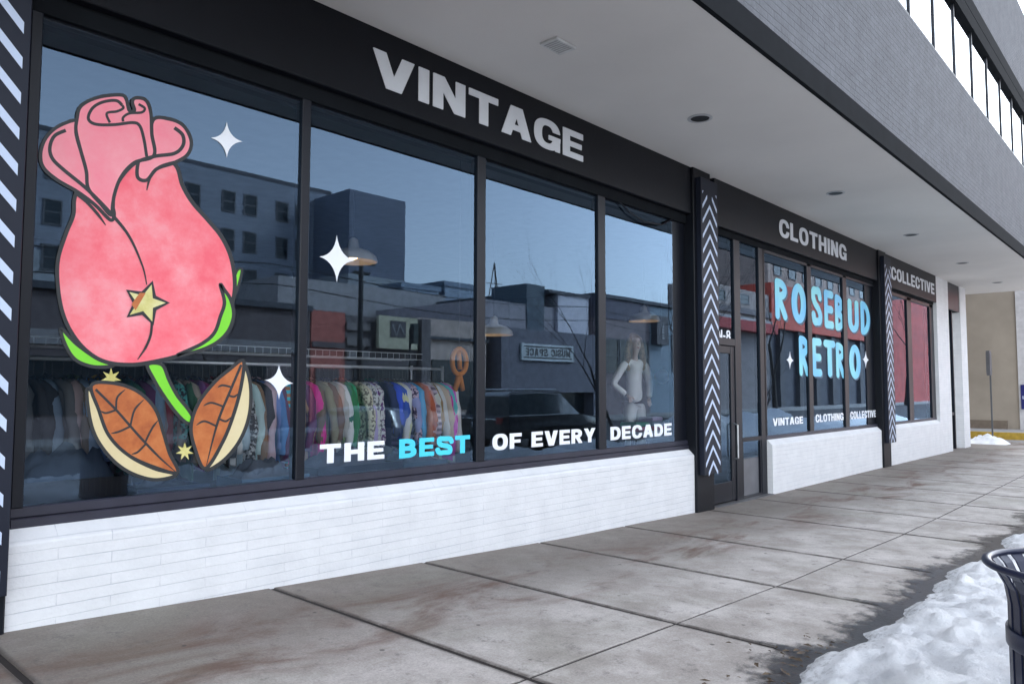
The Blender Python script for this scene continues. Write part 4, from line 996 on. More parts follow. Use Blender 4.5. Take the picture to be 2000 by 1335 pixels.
for si, (x, y, z, n_) in enumerate(spots):
    for j in range(n_):
        nm, c = fold[k % 7]; 
        mb = MB(); w = .13+.01*((k*7) % 3); h = .055
        prof = [(y-w*.7, z), (y-w*.7-.012, z+h*.3), (y-w*.7-.012, z+h*.7), (y-w*.7, z+h*.96), (y+w*.7, z+h*.96), (y+w*.7+.01, z+h*.5), (y+w*.7, z)]
        mb.prism_x(prof, x-w+.004*j, x+w-.006*j)
        pl = ['bottom', 'second', 'third', 'top'][j]
        tag(mb.build('folded_garment', cloth_mat(f'folded_{k}', c)), f'{nm} folded garment, {pl} of the {["left", "tallest", "right"][si]} pile on the display table', 'folded garment', 'folded clothes on the display table')
        z += h; k += 1
p = at(1293, 735, .55); mb = MB()
mb.lathe([(.001, .15), (.06, .14), (.11, .10), (.15, .05), (.16, 0), (.15, -.05), (.11, -.10), (.06, -.14), (.001, -.15)], 0, 0, 32)
V = []
for (x, y, z) in mb.v:
    a = math.atan2(y, x); k_ = 1+.05*math.cos(8*a); V.append((p.x+x*k_*.62, p.y+y*k_*.62, p.z+z*.66))
mb.v = V; mb2 = MB(); mb2.tube([(p.x, p.y, p.z+.09), (p.x+.01, p.y, p.z+1.6)], .004, 5)
pk = thing('hanging_pumpkin', 'round orange pumpkin ornament hanging in the fourth window', 'ornament', p)
mb.build('pumpkin', mat('orange_paper', (.50, .16, .03), .7), pk, True); mb2.build('string', HANG, pk)
p = at(897, 725, .9)
orn = thing('hanging_ornament', 'orange cut out ribbon ornament hanging at the end of the front rack', 'ornament', p)
mb = MB(); ring = [(p.x+.10*math.cos(t*.3491), p.y, p.z+.10+.13*math.sin(t*.3491)) for t in range(19)]; mb.tube(ring, .026, 8)
mb.tube([(p.x, p.y, p.z-.03), (p.x-.06, p.y, p.z-.2)], [.035, .025], 8); mb.tube([(p.x, p.y, p.z-.03), (p.x+.07, p.y+.02, p.z-.19)], [.03, .025], 8); mb.tube([(p.x-.01, p.y, p.z+.2), (p.x+.01, p.y, p.z+.02)], .025, 8)
mb.build('ribbon', mat('orange_felt', (.62, .20, .02), .8), orn, True)
mb = MB(); mb.tube([(p.x, p.y, p.z+.25), (p.x, p.y, 4.0)], .003, 5); mb.build('string', HANG, orn)

# ------------------------------------------------------------------ snow, wet pavement, litter bin
def edge_y(x):
    return -3.17-.10*max(0, min(1, (x-8)/4))+.16*noise.noise(Vector((x*1.1, 3.3, 0)))+.09*noise.noise(Vector((x*3.1, 7.7, 0)))+.04*noise.noise(Vector((x*8, 1.7, 0)))
def snow_patch(name, x0, x1, yfar, step, hfun, m, **props):
    nx = int((x1-x0)/step); V = []; F = []
    xs_ = [x0+step*i for i in range(nx+1)]
    rows = None
    for i, x in enumerate(xs_):
        e = edge_y(x); ny = int((-3.0-yfar)/step)
        for j in range(ny+1):
            t = j/ny; t2 = t**1.25
            y = e+(yfar-e)*t2
            V.append((x, y, gz(x)-.005+hfun(x, y, e-y)))
        rows = ny+1
    for i in range(nx):
        for j in range(rows-1):
            a = i*rows+j; F.append((a, a+1, a+rows+1, a+rows))
    mb = MB(); mb.add(V, F); o = mb.build(name, m, None, True, **props)
    a_ = o.data.attributes.new('soil', 'FLOAT', 'POINT'); a_.data.foreach_set('value', [max(0, 1-(edge_y(v[0])-v[1])/.28)+max(0, min(.5, (-5.2-v[1])*.6)) for v in V])
    return o
def snow_h(x, y, d):
    s = min(1, d/.32); rise = s*(2-s)
    big = noise.noise(Vector((x*.9, y*.9, 2)))*.08
    f = noise.fractal(Vector((x*3.2, y*3.2, 5)), 1.0, 2.1, 5)*.05
    lump = max(0, noise.noise(Vector((x*4.5, y*4.5, 9))))*.05
    cr = abs(noise.noise(Vector((x*7.5, y*6.0, 4))))*.05
    crumb = max(0, noise.noise(Vector((x*11, y*11, 8))))*.05
    bank = 0
    if y < -5.0:
        q = max(0, 1-((y+6.35)/1.15)**2); amp = .42+.42*noise.noise(Vector((x*.55, 0, 6)))+.22*noise.noise(Vector((x*1.7, 0, 3)))
        if x < 6.5: amp *= .5
        if 10 < x < 19: amp *= .45
        if 19.5 < x < 27: amp += .35
        bank = q*max(0, amp)
    drop = max(0, min(.36, (-4.9-y)*.5))
    return rise*(.085+.07*min(1, d/1.0)+big+f+lump+crumb)-cr*rise+bank-drop*.55
def snow_mat():
    m = bpy.data.materials.new('snow'); m.use_nodes = True
    n = m.node_tree.nodes; l = m.node_tree.links; b = n['Principled BSDF']; b.inputs['Roughness'].default_value = .6
    tc = n.new('ShaderNodeTexCoord'); nz = n.new('ShaderNodeTexNoise'); nz.inputs['Scale'].default_value = 3; nz.inputs['Detail'].default_value = 8; nz.inputs['Roughness'].default_value = .7
    l.new(tc.outputs['Object'], nz.inputs['Vector'])
    cr = n.new('ShaderNodeValToRGB'); e = cr.color_ramp.elements; e[0].position = .3; e[0].color = (.84, .855, .875, 1); e[1].position = .55; e[1].color = (.94, .945, .95, 1)
    l.new(nz.outputs['Fac'], cr.inputs[0])
    at_ = n.new('ShaderNodeAttribute'); at_.attribute_name = 'soil'
    g = n.new('ShaderNodeTexNoise'); g.inputs['Scale'].default_value = 26; g.inputs['Detail'].default_value = 6; g.inputs['Roughness'].default_value = .75; l.new(tc.outputs['Object'], g.inputs['Vector'])
    sa = n.new('ShaderNodeMath'); sa.operation = 'MULTIPLY_ADD'; l.new(at_.outputs['Fac'], sa.inputs[0]); sa.inputs[1].default_value = .22; l.new(g.outputs['Fac'], sa.inputs[2])
    sr = n.new('ShaderNodeMapRange'); sr.inputs[1].default_value = .62; sr.inputs[2].default_value = .86; sr.inputs[4].default_value = .75; l.new(sa.outputs[0], sr.inputs[0])
    sx = n.new('ShaderNodeMix'); sx.data_type = 'RGBA'; l.new(sr.outputs[0], sx.inputs[0]); l.new(cr.outputs[0], sx.inputs[6]); sx.inputs[7].default_value = (.17, .15, .14, 1)
    l.new(sx.outputs[2], b.inputs['Base Color'])
    nb = n.new('ShaderNodeTexNoise'); nb.inputs['Scale'].default_value = 34; nb.inputs['Detail'].default_value = 9; nb.inputs['Roughness'].default_value = .78
    l.new(tc.outputs['Object'], nb.inputs['Vector'])
    bp = n.new('ShaderNodeBump'); bp.inputs['Strength'].default_value = 1.0; bp.inputs['Distance'].default_value = .035
    l.new(nb.outputs['Fac'], bp.inputs['Height']); l.new(bp.outputs[0], b.inputs['Normal'])
    return m
SNOW = snow_mat()
snow_patch('snow', 1.4, 13.0, -7.3, .035, snow_h, SNOW, kind='stuff')
snow_patch('snow', 12.99, 40, -7.3, .12, snow_h, SNOW, kind='stuff')
# meltwater on the paving along the snow
WET = mat('wet_pavement', (.05, .044, .043), .3, var=.3, scale=5, bump=.15, bscale=60, spec=.3)
_n = WET.node_tree.nodes; _l = WET.node_tree.links
_at = _n.new('ShaderNodeAttribute'); _at.attribute_name = 'wet'
_tc = _n.new('ShaderNodeTexCoord'); _nz = _n.new('ShaderNodeTexNoise'); _nz.inputs['Scale'].default_value = 9; _nz.inputs['Detail'].default_value = 7; _nz.inputs['Roughness'].default_value = .7
_l.new(_tc.outputs['Object'], _nz.inputs['Vector'])
_ad = _n.new('ShaderNodeMath'); _ad.operation = 'ADD'; _l.new(_at.outputs['Fac'], _ad.inputs[0]); _l.new(_nz.outputs['Fac'], _ad.inputs[1])
_mr = _n.new('ShaderNodeMapRange'); _mr.inputs[1].default_value = .72; _mr.inputs[2].default_value = 1.0; _mr.inputs[4].default_value = .93; _l.new(_ad.outputs[0], _mr.inputs[0])
_l.new(_mr.outputs[0], _n['Principled BSDF'].inputs['Alpha'])
V = []; F = []; wv = []
xsn = [1.6+.03*i for i in range(int(14/.03))]
for x in xsn:
    w = .08+.12*noise.noise(Vector((x*1.5, 11, 0)))+.08*noise.noise(Vector((x*4.7, 21, 0)))+.03*noise.noise(Vector((x*13, 31, 0)))
    for jx in XB:   # seeps further along the joints
        if abs(x-jx-.03) < .14: w += .22*(1-abs(x-jx-.03)/.14)**3
    w = max(.04, w); e_ = edge_y(x)
    for dy, a_ in ((-.2, 1), (w*.4, .8), (w*.8, .5), (w+.10, .28), (w+.30, 0)):
        V.append((x, e_+dy, gz(x)+.006)); wv.append(a_)
for i in range(len(xsn)-1):
    for j in range(4): F.append((5*i+j+1, 5*i+j, 5*i+j+5, 5*i+j+6))
mb = MB(); mb.add(V, F); wo = mb.build('wet_pavement', WET, kind='structure')
_a = wo.data.attributes.new('wet', 'FLOAT', 'POINT'); _a.data.foreach_set('value', wv)
# small dead leaves and grit by the snow edge
rg = random.Random(5); mb = MB()
for k in range(70):
    x = rg.uniform(2.9, 4.4); y = edge_y(x)+abs(rg.gauss(.05, .14)); s = rg.uniform(.01, .03); a = rg.uniform(0, 6); z = gz(x)+.012
    mb.add([(x+s*math.cos(a), y+s*math.sin(a), z), (x-.4*s*math.sin(a), y+.4*s*math.cos(a), z+rg.uniform(.003, .012)), (x-s*math.cos(a), y-s*math.sin(a), z+.003), (x+.4*s*math.sin(a), y-.4*s*math.cos(a), z+rg.uniform(.002, .008))], [(0, 1, 2, 3)])
mb.build('leaf_litter', mat('dead_leaf', (.10, .07, .045), .9, var=.5, scale=20), kind='stuff')

bx, by = 3.16, -4.335
bz = gz(bx)+.10
can = thing('litter_bin', 'dark navy steel slatted litter bin with flared rim in the snow', 'litter bin', (bx, by, bz))
NAVM = mat('navy_powder_coat', (.012, .016, .040), .34, .1, var=.08, bump=.06, bscale=200)
zt = .95
mb = MB(); mb.lathe([(.300+.016*math.cos(rad(a)), zt+.012*math.sin(rad(a))) for a in range(0, 360, 30)], bx, by, 72, True); mb.build('rim', NAVM, can, True)
mb = MB(); nsl = 26
prof = [(.298, zt-.005), (.275, zt-.03), (.252, zt-.075), (.243, zt-.13), (.243, zt-.30), (.243, .22+.1)]
for k in range(nsl):
    t = 2*math.pi*k/nsl; hw_ = .0195
    V = []
    for r, z in prof:
        for s in (-1, 1):
            for dr in (0, -.006):
                rr = r+dr; a = t+s*hw_/.243
                V.append((bx+rr*math.cos(a), by+rr*math.sin(a), z))
    F = []
    for i in range(len(prof)-1):
        a = i*4; b_ = a+4
        F += [(a, a+2, b_+2, b_), (a+1, b_+1, b_+3, a+3), (a, b_, b_+1, a+1), (a+2, a+3, b_+3, b_+2)]
    mb.add(V, F)
mb.build('slat', NAVM, can)
for z0, z1 in ((zt-.275, zt-.215), (.30, .36)):
    mb = MB(); mb.lathe([(.250, z0), (.252, z0+.004), (.252, z1-.004), (.250, z1), (.236, z1), (.236, z0)], bx, by, 72, True); mb.build('band', NAVM, can, 40)
mb = MB(); mb.lathe([(.0, .3), (.222, .3), (.222, zt-.075), (.216, zt-.075), (.216, .31), (0, .31)], bx, by, 48); mb.build('liner', mat('liner_plastic', (.10, .105, .115), .45), can, 40)
mb = MB(); mb.lathe([(.216, zt-.085), (.0, zt-.082)], bx, by, 48); mb.build('liner_lid', mat('grey_lid', (.20, .205, .215), .5), can)

# ------------------------------------------------------------------ far end: tan wall, white wall, sign, post, yellow kerb
end = thing('neighbour_building', 'tan rendered building with a white section beyond the end of the canopy', 'building', (31, 1, 0))
mb = MB(); mb.box(31, 37, -.17, 9, -.3, 9); mb.build('tan_wall', mat('tan_render', (.30, .255, .205), .9, var=.12, scale=1.2, bump=.2, bscale=40), end)
mb = MB(); mb.box(30.93, 36.9, -1.9, -.172, -.3, 9); mb.build('white_wall', mat('white_render', (.50, .48, .48), .9, var=.1, bump=.2, bscale=40), end)
mb = MB(); mb.box(30.9, 30.998, .2, 9, -.3, .45); mb.box(30.85, 30.92, -1.9, -.18, -.3, .09); mb.build('plinth', mat('dark_plinth', (.16, .125, .095), .9), end)
sg = thing('notice_sign', 'dark blue notice with white lettering on the far white wall, cut by the right edge', 'sign', (30.9, -.6, 1.3))
mb = MB(); mb.box(30.88, 30.92, -1.25, -.235, .86, 1.705); mb.build('panel', mat('deep_blue_sign', (.004, .008, .12), .4), sg)
SGT = mat('pale_sign_ink', (.5, .55, .65), .5)
mb = MB()
def word_x(txt, ya, yb, z0, h):
    m_ = MB(); word(m_, txt, 0, yb-ya, z0, h, -.001, .001, w=.8, st=.25, ht=.2)
    mb.add([(30.878+y_, yb-x_ , z_) for x_, y_, z_ in m_.v], m_.f)
word_x('TO', -.72, -.50, 1.53, .12); word_x('CUS', -.80, -.40, 1.36, .14); word_x('LAUNDR', -.95, -.28, 1.21, .11); mb.box(30.875, 30.879, -1.1, -.36, 1.10, 1.16)
mb.build('lettering', SGT, sg)
ps = thing('sign_post', 'grey steel sign post with its plate seen edge on, beside the driveway', 'sign post', (25.9, -.2, -.05))
mb = MB(); mb.box(25.87, 25.91, -.225, -.185, -.06, 2.68); mb.build('post', mat('galvanised_post', (.09, .095, .105), .5, .3), ps)
mb = MB(); mb.prism_x([(-.245, 1.95), (-.165, 1.95), (-.155, 2.05), (-.155, 2.6), (-.165, 2.68), (-.245, 2.68), (-.255, 2.6), (-.255, 2.05)], 25.6, 25.868); mb.build('plate', mat('plate_back', (.10, .10, .11), .5, .3), ps)
mb = MB()
pts = [(28.6, 2.2), (28.4, 1.2), (28.35, .4), (28.4, -.4), (28.55, -1.4), (28.9, -2.6), (29.4, -4)]
for (xa, ya), (xb, yb) in zip(pts, pts[1:]):
    mb.add([(xa, ya, -.1), (xb, yb, -.1), (xb, yb, .16), (xa, ya, .16), (xa+.2, ya, .16), (xb+.2, yb, .16)], [(0, 1, 2, 3), (3, 2, 5, 4)])
mb.build('yellow_kerb', mat('yellow_kerb_paint', (.42, .27, .035), .8, var=.2, scale=8), kind='structure')
mb = MB(); mb.add([(28.55, 3, .155), (31, 3, .155), (31, -4, .155), (29.55, -4, .155), (28.6, -.5, .155)], [(4, 3, 2, 1, 0)]); mb.build('far_path', mat('far_path_concrete', (.34, .33, .32), .85, var=.2), kind='structure')
V = []; F = []
for i in range(25):
    for j in range(17):
        u, v = -1+i/12, -1+j/8; r = max(0, 1-u*u)*max(0, 1-v*v)
        V.append((25.8+u*.5, -.1+v*.55, -.07+r*(.24+.22*noise.noise(Vector((u*3, v*3, 1)))+.12*noise.noise(Vector((u*8, v*8, 2))))))
for i in range(24):
    for j in range(16): a = i*17+j; F.append((a, a+17, a+18, a+1))
mb = MB(); mb.add(V, F); mb.build('snow', SNOW, None, True, kind='stuff')

# ------------------------------------------------------------------ across the street (seen mirrored in the glass)
def bld(name, label, cat, x, y): return thing(name, label, cat, (x, y, -.2))
def wbox(root, part, m, x0, x1, y0, y1, z0, z1):
    mb = MB(); mb.box(x0, x1, y0, y1, z0, z1); return mb.build(part, m, root)
GLD = mat('far_window_glass', (.02, .03, .038), .15, spec=.3)
FW = mat('far_window_frame', (.10, .105, .115), .5)
apt_grey = mat('grey_apartment_siding', (0.261, 0.285, 0.334), .8, var=.1, scale=.6)
apt_lite = mat('pale_apartment_siding', (0.325, 0.352, 0.372), .8, var=.08, scale=.6)
apt_dark = mat('dark_apartment_siding', (0.155, 0.179, 0.236), .8, var=.1, scale=.5)
A = bld('apartment_block', 'long grey apartment block with rows of windows and a darker taller end tower', 'apartment building', 25, -50)
wbox(A, 'wall', apt_grey, 6, 37.2, -66, -51, 10.6, 18.65); wbox(A, 'lower_wall', apt_lite, 6, 37.2, -66, -50.9, -.4, 10.6)
wbox(A, 'tower', apt_dark, 35.5, 41.4, -64, -45.8, 10.9, 17.95); wbox(A, 'tower_base', apt_lite, 35.45, 41.45, -64, -45.75, -.4, 10.9)
wbox(A, 'parapet', mat('dark_coping', (0.082, 0.089, 0.107), .7), 5.9, 37.2, -66.1, -50.95, 18.66, 18.95)
def far_window(root, x0, x1, yf, z0, z1):
    mb = MB(); t = .12
    mb.box(x0, x0+t, yf-.1, yf+.06, z0, z1); mb.box(x1-t, x1, yf-.1, yf+.06, z0, z1); mb.box(x0+t, x1-t, yf-.1, yf+.06, z0, z0+t); mb.box(x0+t, x1-t, yf-.1, yf+.06, z1-t, z1); mb.box(x0+t, x1-t, yf-.1, yf+.05, (z0+z1)/2-.05, (z0+z1)/2+.05)
    f = mb.build('window', FW, root); mb = MB(); mb.box(x0+t, x1-t, yf-.05, yf+.02, z0+t, z1-t); mb.build('pane', GLD, f)
    return f
for r in range(4):
    z = 15.4-3.05*r
    for k in range(10):
        x = 14.9+2.35*k+(.5 if k % 2 else 0)
        if z > 5: far_window(A, x, x+1.15, -51 if z > 10.6 else -50.9, z, z+1.75)
low = mat('dark_brown_shopfront', (0.167, 0.137, 0.140), .8, var=.2, scale=1.5)
L1 = bld('brown_shop_row', 'dark brown low shop with flat roof seen mirrored in the first window', 'shop', 13, -24)
wbox(L1, 'wall', low, 4, 18.1, -36, -23.8, -.3, 4.9); wbox(L1, 'roof_edge', mat('dark_coping', (0.082, 0.089, 0.107), .7), 3.9, 18.15, -36, -23.6, 4.9, 5.15)
wbox(L1, 'shop_window', GLD, 6, 16, -23.85, -23.74, .6, 2.6); wbox(L1, 'awning_board', mat('grey_board', (0.326, 0.310, 0.310), .8), 5, 17.4, -23.8, -23.65, 3.0, 3.5)
L2 = bld('red_shop', 'small brick red shop front next to the dark brown shop across the street', 'shop', 19, -24)
wbox(L2, 'wall', mat('red_stucco', (0.595, 0.187, 0.149), .85, var=.15), 18.16, 19.95, -34, -23.8, -.3, 5.0); wbox(L2, 'band', low, 18.2, 19.9, -23.8, -23.7, 3.35, 3.6); wbox(L2, 'door', low, 18.4, 19.6, -23.8, -23.72, -.2, 2.4)
L3 = bld('panelled_shop', 'dark panelled shop carrying a beige framed sign with a zigzag mark', 'shop', 22, -24)
wbox(L3, 'wall', mat('dark_panelling', (0.163, 0.147, 0.150), .8, var=.2), 19.96, 24.3, -34, -23.8, -.3, 4.9)
for z in (2.9, 3.5, 4.2): wbox(L3, 'board', mat('panel_board', (0.261, 0.236, 0.229), .8), 20, 21.3, -23.8, -23.68, z, z+.35)
wbox(L3, 'shop_window', GLD, 20.4, 23.8, -23.82, -23.74, .5, 2.6)
SG = tag(wbox(L3, 'sign_board', mat('beige_sign_board', (0.620, 0.586, 0.413), .7), 21.55, 23.95, -23.6, -23.4, 3.42, 4.98))
wbox(SG, 'sign_field', mat('black_sign_field', (0.082, 0.077, 0.086), .6), 22.25, 23.2, -23.4, -23.37, 3.98, 4.78).parent = SG
mb = MB(); zz = [(22.35, 4.6), (22.6, 4.05), (22.8, 4.65), (23.1, 4.1)]
fill(mb, [stroke([(a, b_) for a, b_ in zz[:2]], .07)], -23.35, -23.36, lambda p, y: (p[0], y, p[1]))
fill(mb, [stroke(zz[1:3], .07)], -23.345, -23.348, lambda p, y: (p[0], y, p[1])); fill(mb, [stroke(zz[2:], .07)], -23.34, -23.343, lambda p, y: (p[0], y, p[1]))
mb.build('zigzag_mark', mat('pale_mark', (0.372, 0.372, 0.372), .6), SG)
L4 = bld('tan_shop', 'tan brick low shop with a dark cornice line mirrored beside the second frame post', 'shop', 26, -24)
wbox(L4, 'wall', mat('tan_brick', (0.558, 0.452, 0.393), .85, var=.2, scale=2), 24.32, 29.2, -34, -23.8, -.3, 5.1)
wbox(L4, 'cornice', mat('dark_coping', (0.082, 0.089, 0.107), .7), 24.3, 29.2, -23.8, -23.6, 4.05, 4.2); wbox(L4, 'pier', mat('dark_panelling', (0.163, 0.147, 0.150), .8), 24.31, 24.9, -23.8, -23.5, -.2, 5.0)
wbox(L4, 'shop_window', GLD, 25.2, 28.8, -23.82, -23.72, .4, 3.0)
L5 = bld('grey_store', 'pale grey two storey store behind the tan shop', 'store', 28, -30)
wbox(L5, 'wall', mat('pale_grey_render', (0.372, 0.359, 0.359), .85, var=.1), 22.5, 35.6, -50, -34.2, -.3, 8.1).location.z = 0
for x0, x1, z1 in ((33.2, 36.6, 9.0), (37.2, 40.6, 9.5)):
    u = thing('rooftop_unit', f'{"smaller" if x0 < 35 else "larger"} rooftop air unit on the grey store', 'air unit', ((x0+x1)/2, -36, 8.1), 'air units on the grey roofs')
    wbox(u, 'casing', mat('bluish_metal', (0.238, 0.298, 0.372), .5, .3), x0, x1, -38.5, -36, 7.4, z1-.4); wbox(u, 'cap', mat('bluish_metal_dark', (0.163, 0.212, 0.277), .5, .3), x0-.15, x1+.15, -38.6, -35.9, z1-.38, z1)
Mz = bld('music_store', 'charcoal single storey store front with a pale framed MUSIC SPACE sign', 'store', 35, -24)
CH = mat('charcoal_render', (0.171, 0.171, 0.203), .8, var=.1)
wbox(Mz, 'wall', CH, 30.0, 39.4, -34, -23.4, 1.3, 4.95); wbox(Mz, 'shop_window', GLD, 31, 38.6, -33, -24.2, -.2, 1.3); wbox(Mz, 'pier', CH, 29.95, 30.6, -33, -23.45, -.3, 1.3); wbox(Mz, 'pier', CH, 38.7, 39.35, -33, -23.45, -.3, 1.3)
wbox(Mz, 'upper_wall', mat('lilac_grey_render', (0.365, 0.344, 0.372), .85, var=.1), 29.3, 35.6, -33.9, -24.1, 4.951, 6.5)
wbox(Mz, 'white_panel', mat('pale_lilac_panel', (.70, .68, .73), .8, var=.05), 35.62, 38.8, -33.9, -23.9, 4.951, 7.35)
wbox(Mz, 'chimney', mat('dark_teal_metal', (0.073, 0.107, 0.139), .6), 32.9, 34.5, -27, -24.05, 4.2, 7.75)
wbox(Mz, 'roof_cap', mat('dark_coping', (0.082, 0.089, 0.107), .7), 34.6, 38.9, -34, -23.8, 7.36, 7.55)
sb = wbox(Mz, 'sign_board', mat('pale_green_sign', (.68, .74, .74), .7), 31.55, 36.35, -23.39, -23.25, 3.15, 4.12)
mb = MB(); SGK = mat('sign_ink_dark', (.02, .022, .025), .6)
word(mb, 'MUSIC SPACE', 31.85, 36.05, 3.42, .44, -23.245, -23.25, flip=True, w=.72, st=.25, ht=.2, gap=.12)
mb.build('lettering', SGK, sb)
wbox(sb, 'border_line', SGK, 31.7, 36.2, -23.25, -23.24, 3.28, 3.36); wbox(sb, 'border_line', SGK, 31.7, 36.2, -23.25, -23.24, 3.92, 4.0)
B4 = bld('brown_office', 'two storey brown office with a long ribbon window and a vertical black blade sign', 'office', 44, -24)
wbox(B4, 'wall', mat('brown_render', (0.277, 0.229, 0.236), .85, var=.1), 39.45, 46, -36, -23.8, -.3, 6.2); wbox(B4, 'top_band', mat('dark_plum_band', (0.139, 0.131, 0.163), .8), 39.45, 46, -36, -23.75, 6.2, 7.55)
wbox(B4, 'corner_wall', mat('blue_grey_render', (0.268, 0.325, 0.372), .85, var=.08), 46.01, 53.5, -36, -23.8, -.3, 7.5); wbox(B4, 'roof_cap', mat('dark_coping', (0.082, 0.089, 0.107), .7), 39.4, 53.6, -36.1, -23.6, 7.56, 7.8)
for x in (40.2, 42.1, 44.0): far_window(B4, x, x+1.8, -23.78, 2.6, 4.9)
far_window(B4, 49, 52.5, -23.78, 2.8, 5.6)
bl = wbox(B4, 'blade_sign', mat('black_sign_field', (0.082, 0.077, 0.086), .6), 46.2, 47.8, -23.8, -23.3, 4.7, 6.8)
mb = MB()
for k in range(6): mb.box(46.85, 47.15, -23.3, -23.28, 5.1+.21*k, 5.24+.21*k)
mb.build('pale_lettering', mat('pale_mark', (0.372, 0.372, 0.372), .6), bl)
B5 = bld('beige_block', 'beige block with a terrace and red awning opposite the entrance', 'building', 60, -24)
wbox(B5, 'wall', mat('beige_render', (0.372, 0.304, 0.276), .85, var=.1), 54, 66.6, -27, -23.8, 7.5, 10.2); wbox(B5, 'lower_wall', mat('grey_brown_render', (0.229, 0.203, 0.203), .85, var=.2), 54, 66.6, -27, -23.85, -.3, 7.5)
wbox(B5, 'awning', mat('red_awning', (0.372, 0.052, 0.052), .8), 54.2, 66.4, -23.8, -22.9, 6.5, 7.35); wbox(B5, 'terrace_band', mat('terrace_band', (0.147, 0.131, 0.139), .7), 54, 66.5, -23.8, -23.5, 8.0, 8.5); wbox(B5, 'white_band', mat('white_band', (0.372, 0.372, 0.372), .7), 54, 66.5, -23.8, -23.45, 7.4, 7.7)
for x in (56, 60.5, 64): far_window(B5, x, x+1.8, -23.78, 8.9, 9.8)
B6 = bld('red_band_block', 'tan block with a broad red band and dark ground floor opposite the blue lettering', 'building', 80, -24)
wbox(B6, 'wall', mat('pink_tan_render', (0.372, 0.269, 0.227), .85, var=.15), 66.7, 100, -30, -23.9, 11.4, 16.5); wbox(B6, 'red_band', mat('red_orange_panel', (0.527, 0.076, 0.044), .7, var=.15, scale=.4), 66.7, 100, -30, -23.6, 7.2, 11.4)
wbox(B6, 'ground_floor', mat('dark_ground_floor', (0.073, 0.073, 0.089), .7, var=.3), 66.7, 100, -30, -24.2, -.3, 7.2)
for k in range(9): far_window(B6, 68+3.5*k, 69.8+3.5*k, -23.88, 12.3, 14.2)
for k in range(7): wbox(B6, 'pier', mat('grey_pier', (.10, .095, .10), .8), 69+4.6*k, 69.9+4.6*k, -24.2, -23.8, -.3, 7.2)
B7 = bld('red_brick_hall', 'tall red brick hall at the far end of the street', 'building', 120, -24)
wbox(B7, 'wall', mat('deep_red_brick', (0.403, 0.061, 0.049), .8, var=.25, scale=.5), 100.1, 150, -30, -23.8, -.3, 16)
# street furniture mirrored in the glass
def pole(name, label, cat, x, y, h, r, m, arm=None):
    root = thing(name, label, cat, (x, y, -.3)); mb = MB(); mb.tube([(x, y, -.34), (x, y, h)], [r, r*.75], 10); mb.build('post', m, root, True); return root
PM = mat('weathered_pole', (.04, .04, .042), .8)
u = pole('utility_pole', 'tall dark utility pole carrying wires across the street', 'utility pole', 18.6, -20.8, 6.9, .13, PM)
mb = MB(); mb.box(18.2, 19.0, -20.86, -20.74, 6.3, 6.42); mb.box(18.55, 19.3, -20.85, -20.75, 6.75, 6.85); mb.build('crossarm', PM, u)
wr = thing('overhead_wires', 'sagging overhead wires running along the far side of the street', 'wires', (25, -20.8, 6))
for zz_, yy_ in ((6.3, -20.9), (5.5, -20.7)):
    mb = MB(); pts = []
    for k in range(41):
        t = k/40; x = -5+60*t; sag = .5*math.sin(math.pi*((t*3) % 1)); pts.append((x, yy_, zz_-sag))
    mb.tube(pts, .022, 5); mb.build('wire', PM, wr)
t_ = pole('signal_post', 'slim street post with a dark signal head in front of the framed sign', 'signal post', 21.4, -20.9, 4.2, .06, PM)
mb = MB(); mb.bbox(21.27, 21.53, -20.8, -20.5, 3.5, 4.4, .03); mb.build('signal_head', mat('dark_green_box', (.02, .04, .04), .5), t_)
mt = thing('roof_antenna', 'small lattice antenna mast on the roof beside the dark chimney', 'antenna', (34.2, -28, 6.5)); mb = MB()
for a in range(3):
    mb.tube([(34.2+.5*math.cos(a*2.1), -28+.5*math.sin(a*2.1), 6.5), (34.2, -28, 9.6)], .035, 5)
for z in (7.3, 8.2): mb.tube([(33.5, -28, z), (34.9, -28, z+.05)], .03, 5)
mb.build('mast', PM, mt)

def bare_tree(label, x, y, h, lean, seed, spread=.5, r0=.07, depth=5):
    root = thing('bare_tree', label, 'tree', (x, y, -.1), 'bare winter trees along the street')
    rg = random.Random(seed); tr = MB(); br = MB()
    def grow(p, d, L, r, n, mb):
        pts = [p]; rs = [r]; q = p.copy(); dd = d.copy()
        for i in range(4):
            dd = (dd+Vector((rg.uniform(-.12, .12), rg.uniform(-.12, .12), .05))).normalized(); q = q+dd*L/4; pts.append(q.copy()); rs.append(r*(1-.12*(i+1)))
        mb.tube(pts, rs, 6, caps=False)
        if n == 0: return
        for k in range(rg.choice((2, 3, 3))):
            i = rg.choice((2, 3, 4)); a = rg.uniform(0, 6.28)
            nd = (dd+Vector((math.cos(a), math.sin(a), .25))*rg.uniform(spread*.7, spread*1.5)).normalized()
            grow(pts[i], nd, L*rg.uniform(.6, .85), rs[i]*rg.uniform(.45, .7), n-1, br)
    d0 = Vector((lean[0], lean[1], 1)).normalized()
    grow(Vector((x, y, -.3)), d0, h*.45, r0, depth, tr)
    bark = mat('dark_bark', (.055, .045, .04), .9, var=.3, scale=10)
    tr.build('trunk', bark, root, True); br.build('branches', bark, root, True)
    return root
bare_tree('slim bare street tree leaning left, mirrored beside the MUSIC SPACE sign', 17.3, -6.9, 5.8, (-.33, 0), 4, .55, .055)
bare_tree('thin bare street sapling mirrored at the edge of the rose window', 6.6, -8.2, 4.6, (-.1, 0), 9, .4, .045)
bare_tree('wide bare tree mirrored in the door sidelight', 23.5, -7.8, 5.6, (.05, 0), 12, .6, .12)
bare_tree('low dense bare shrub behind the snow pile opposite the door', 26.5, -7.0, 3.4, (.0, .1), 15, .8, .09)
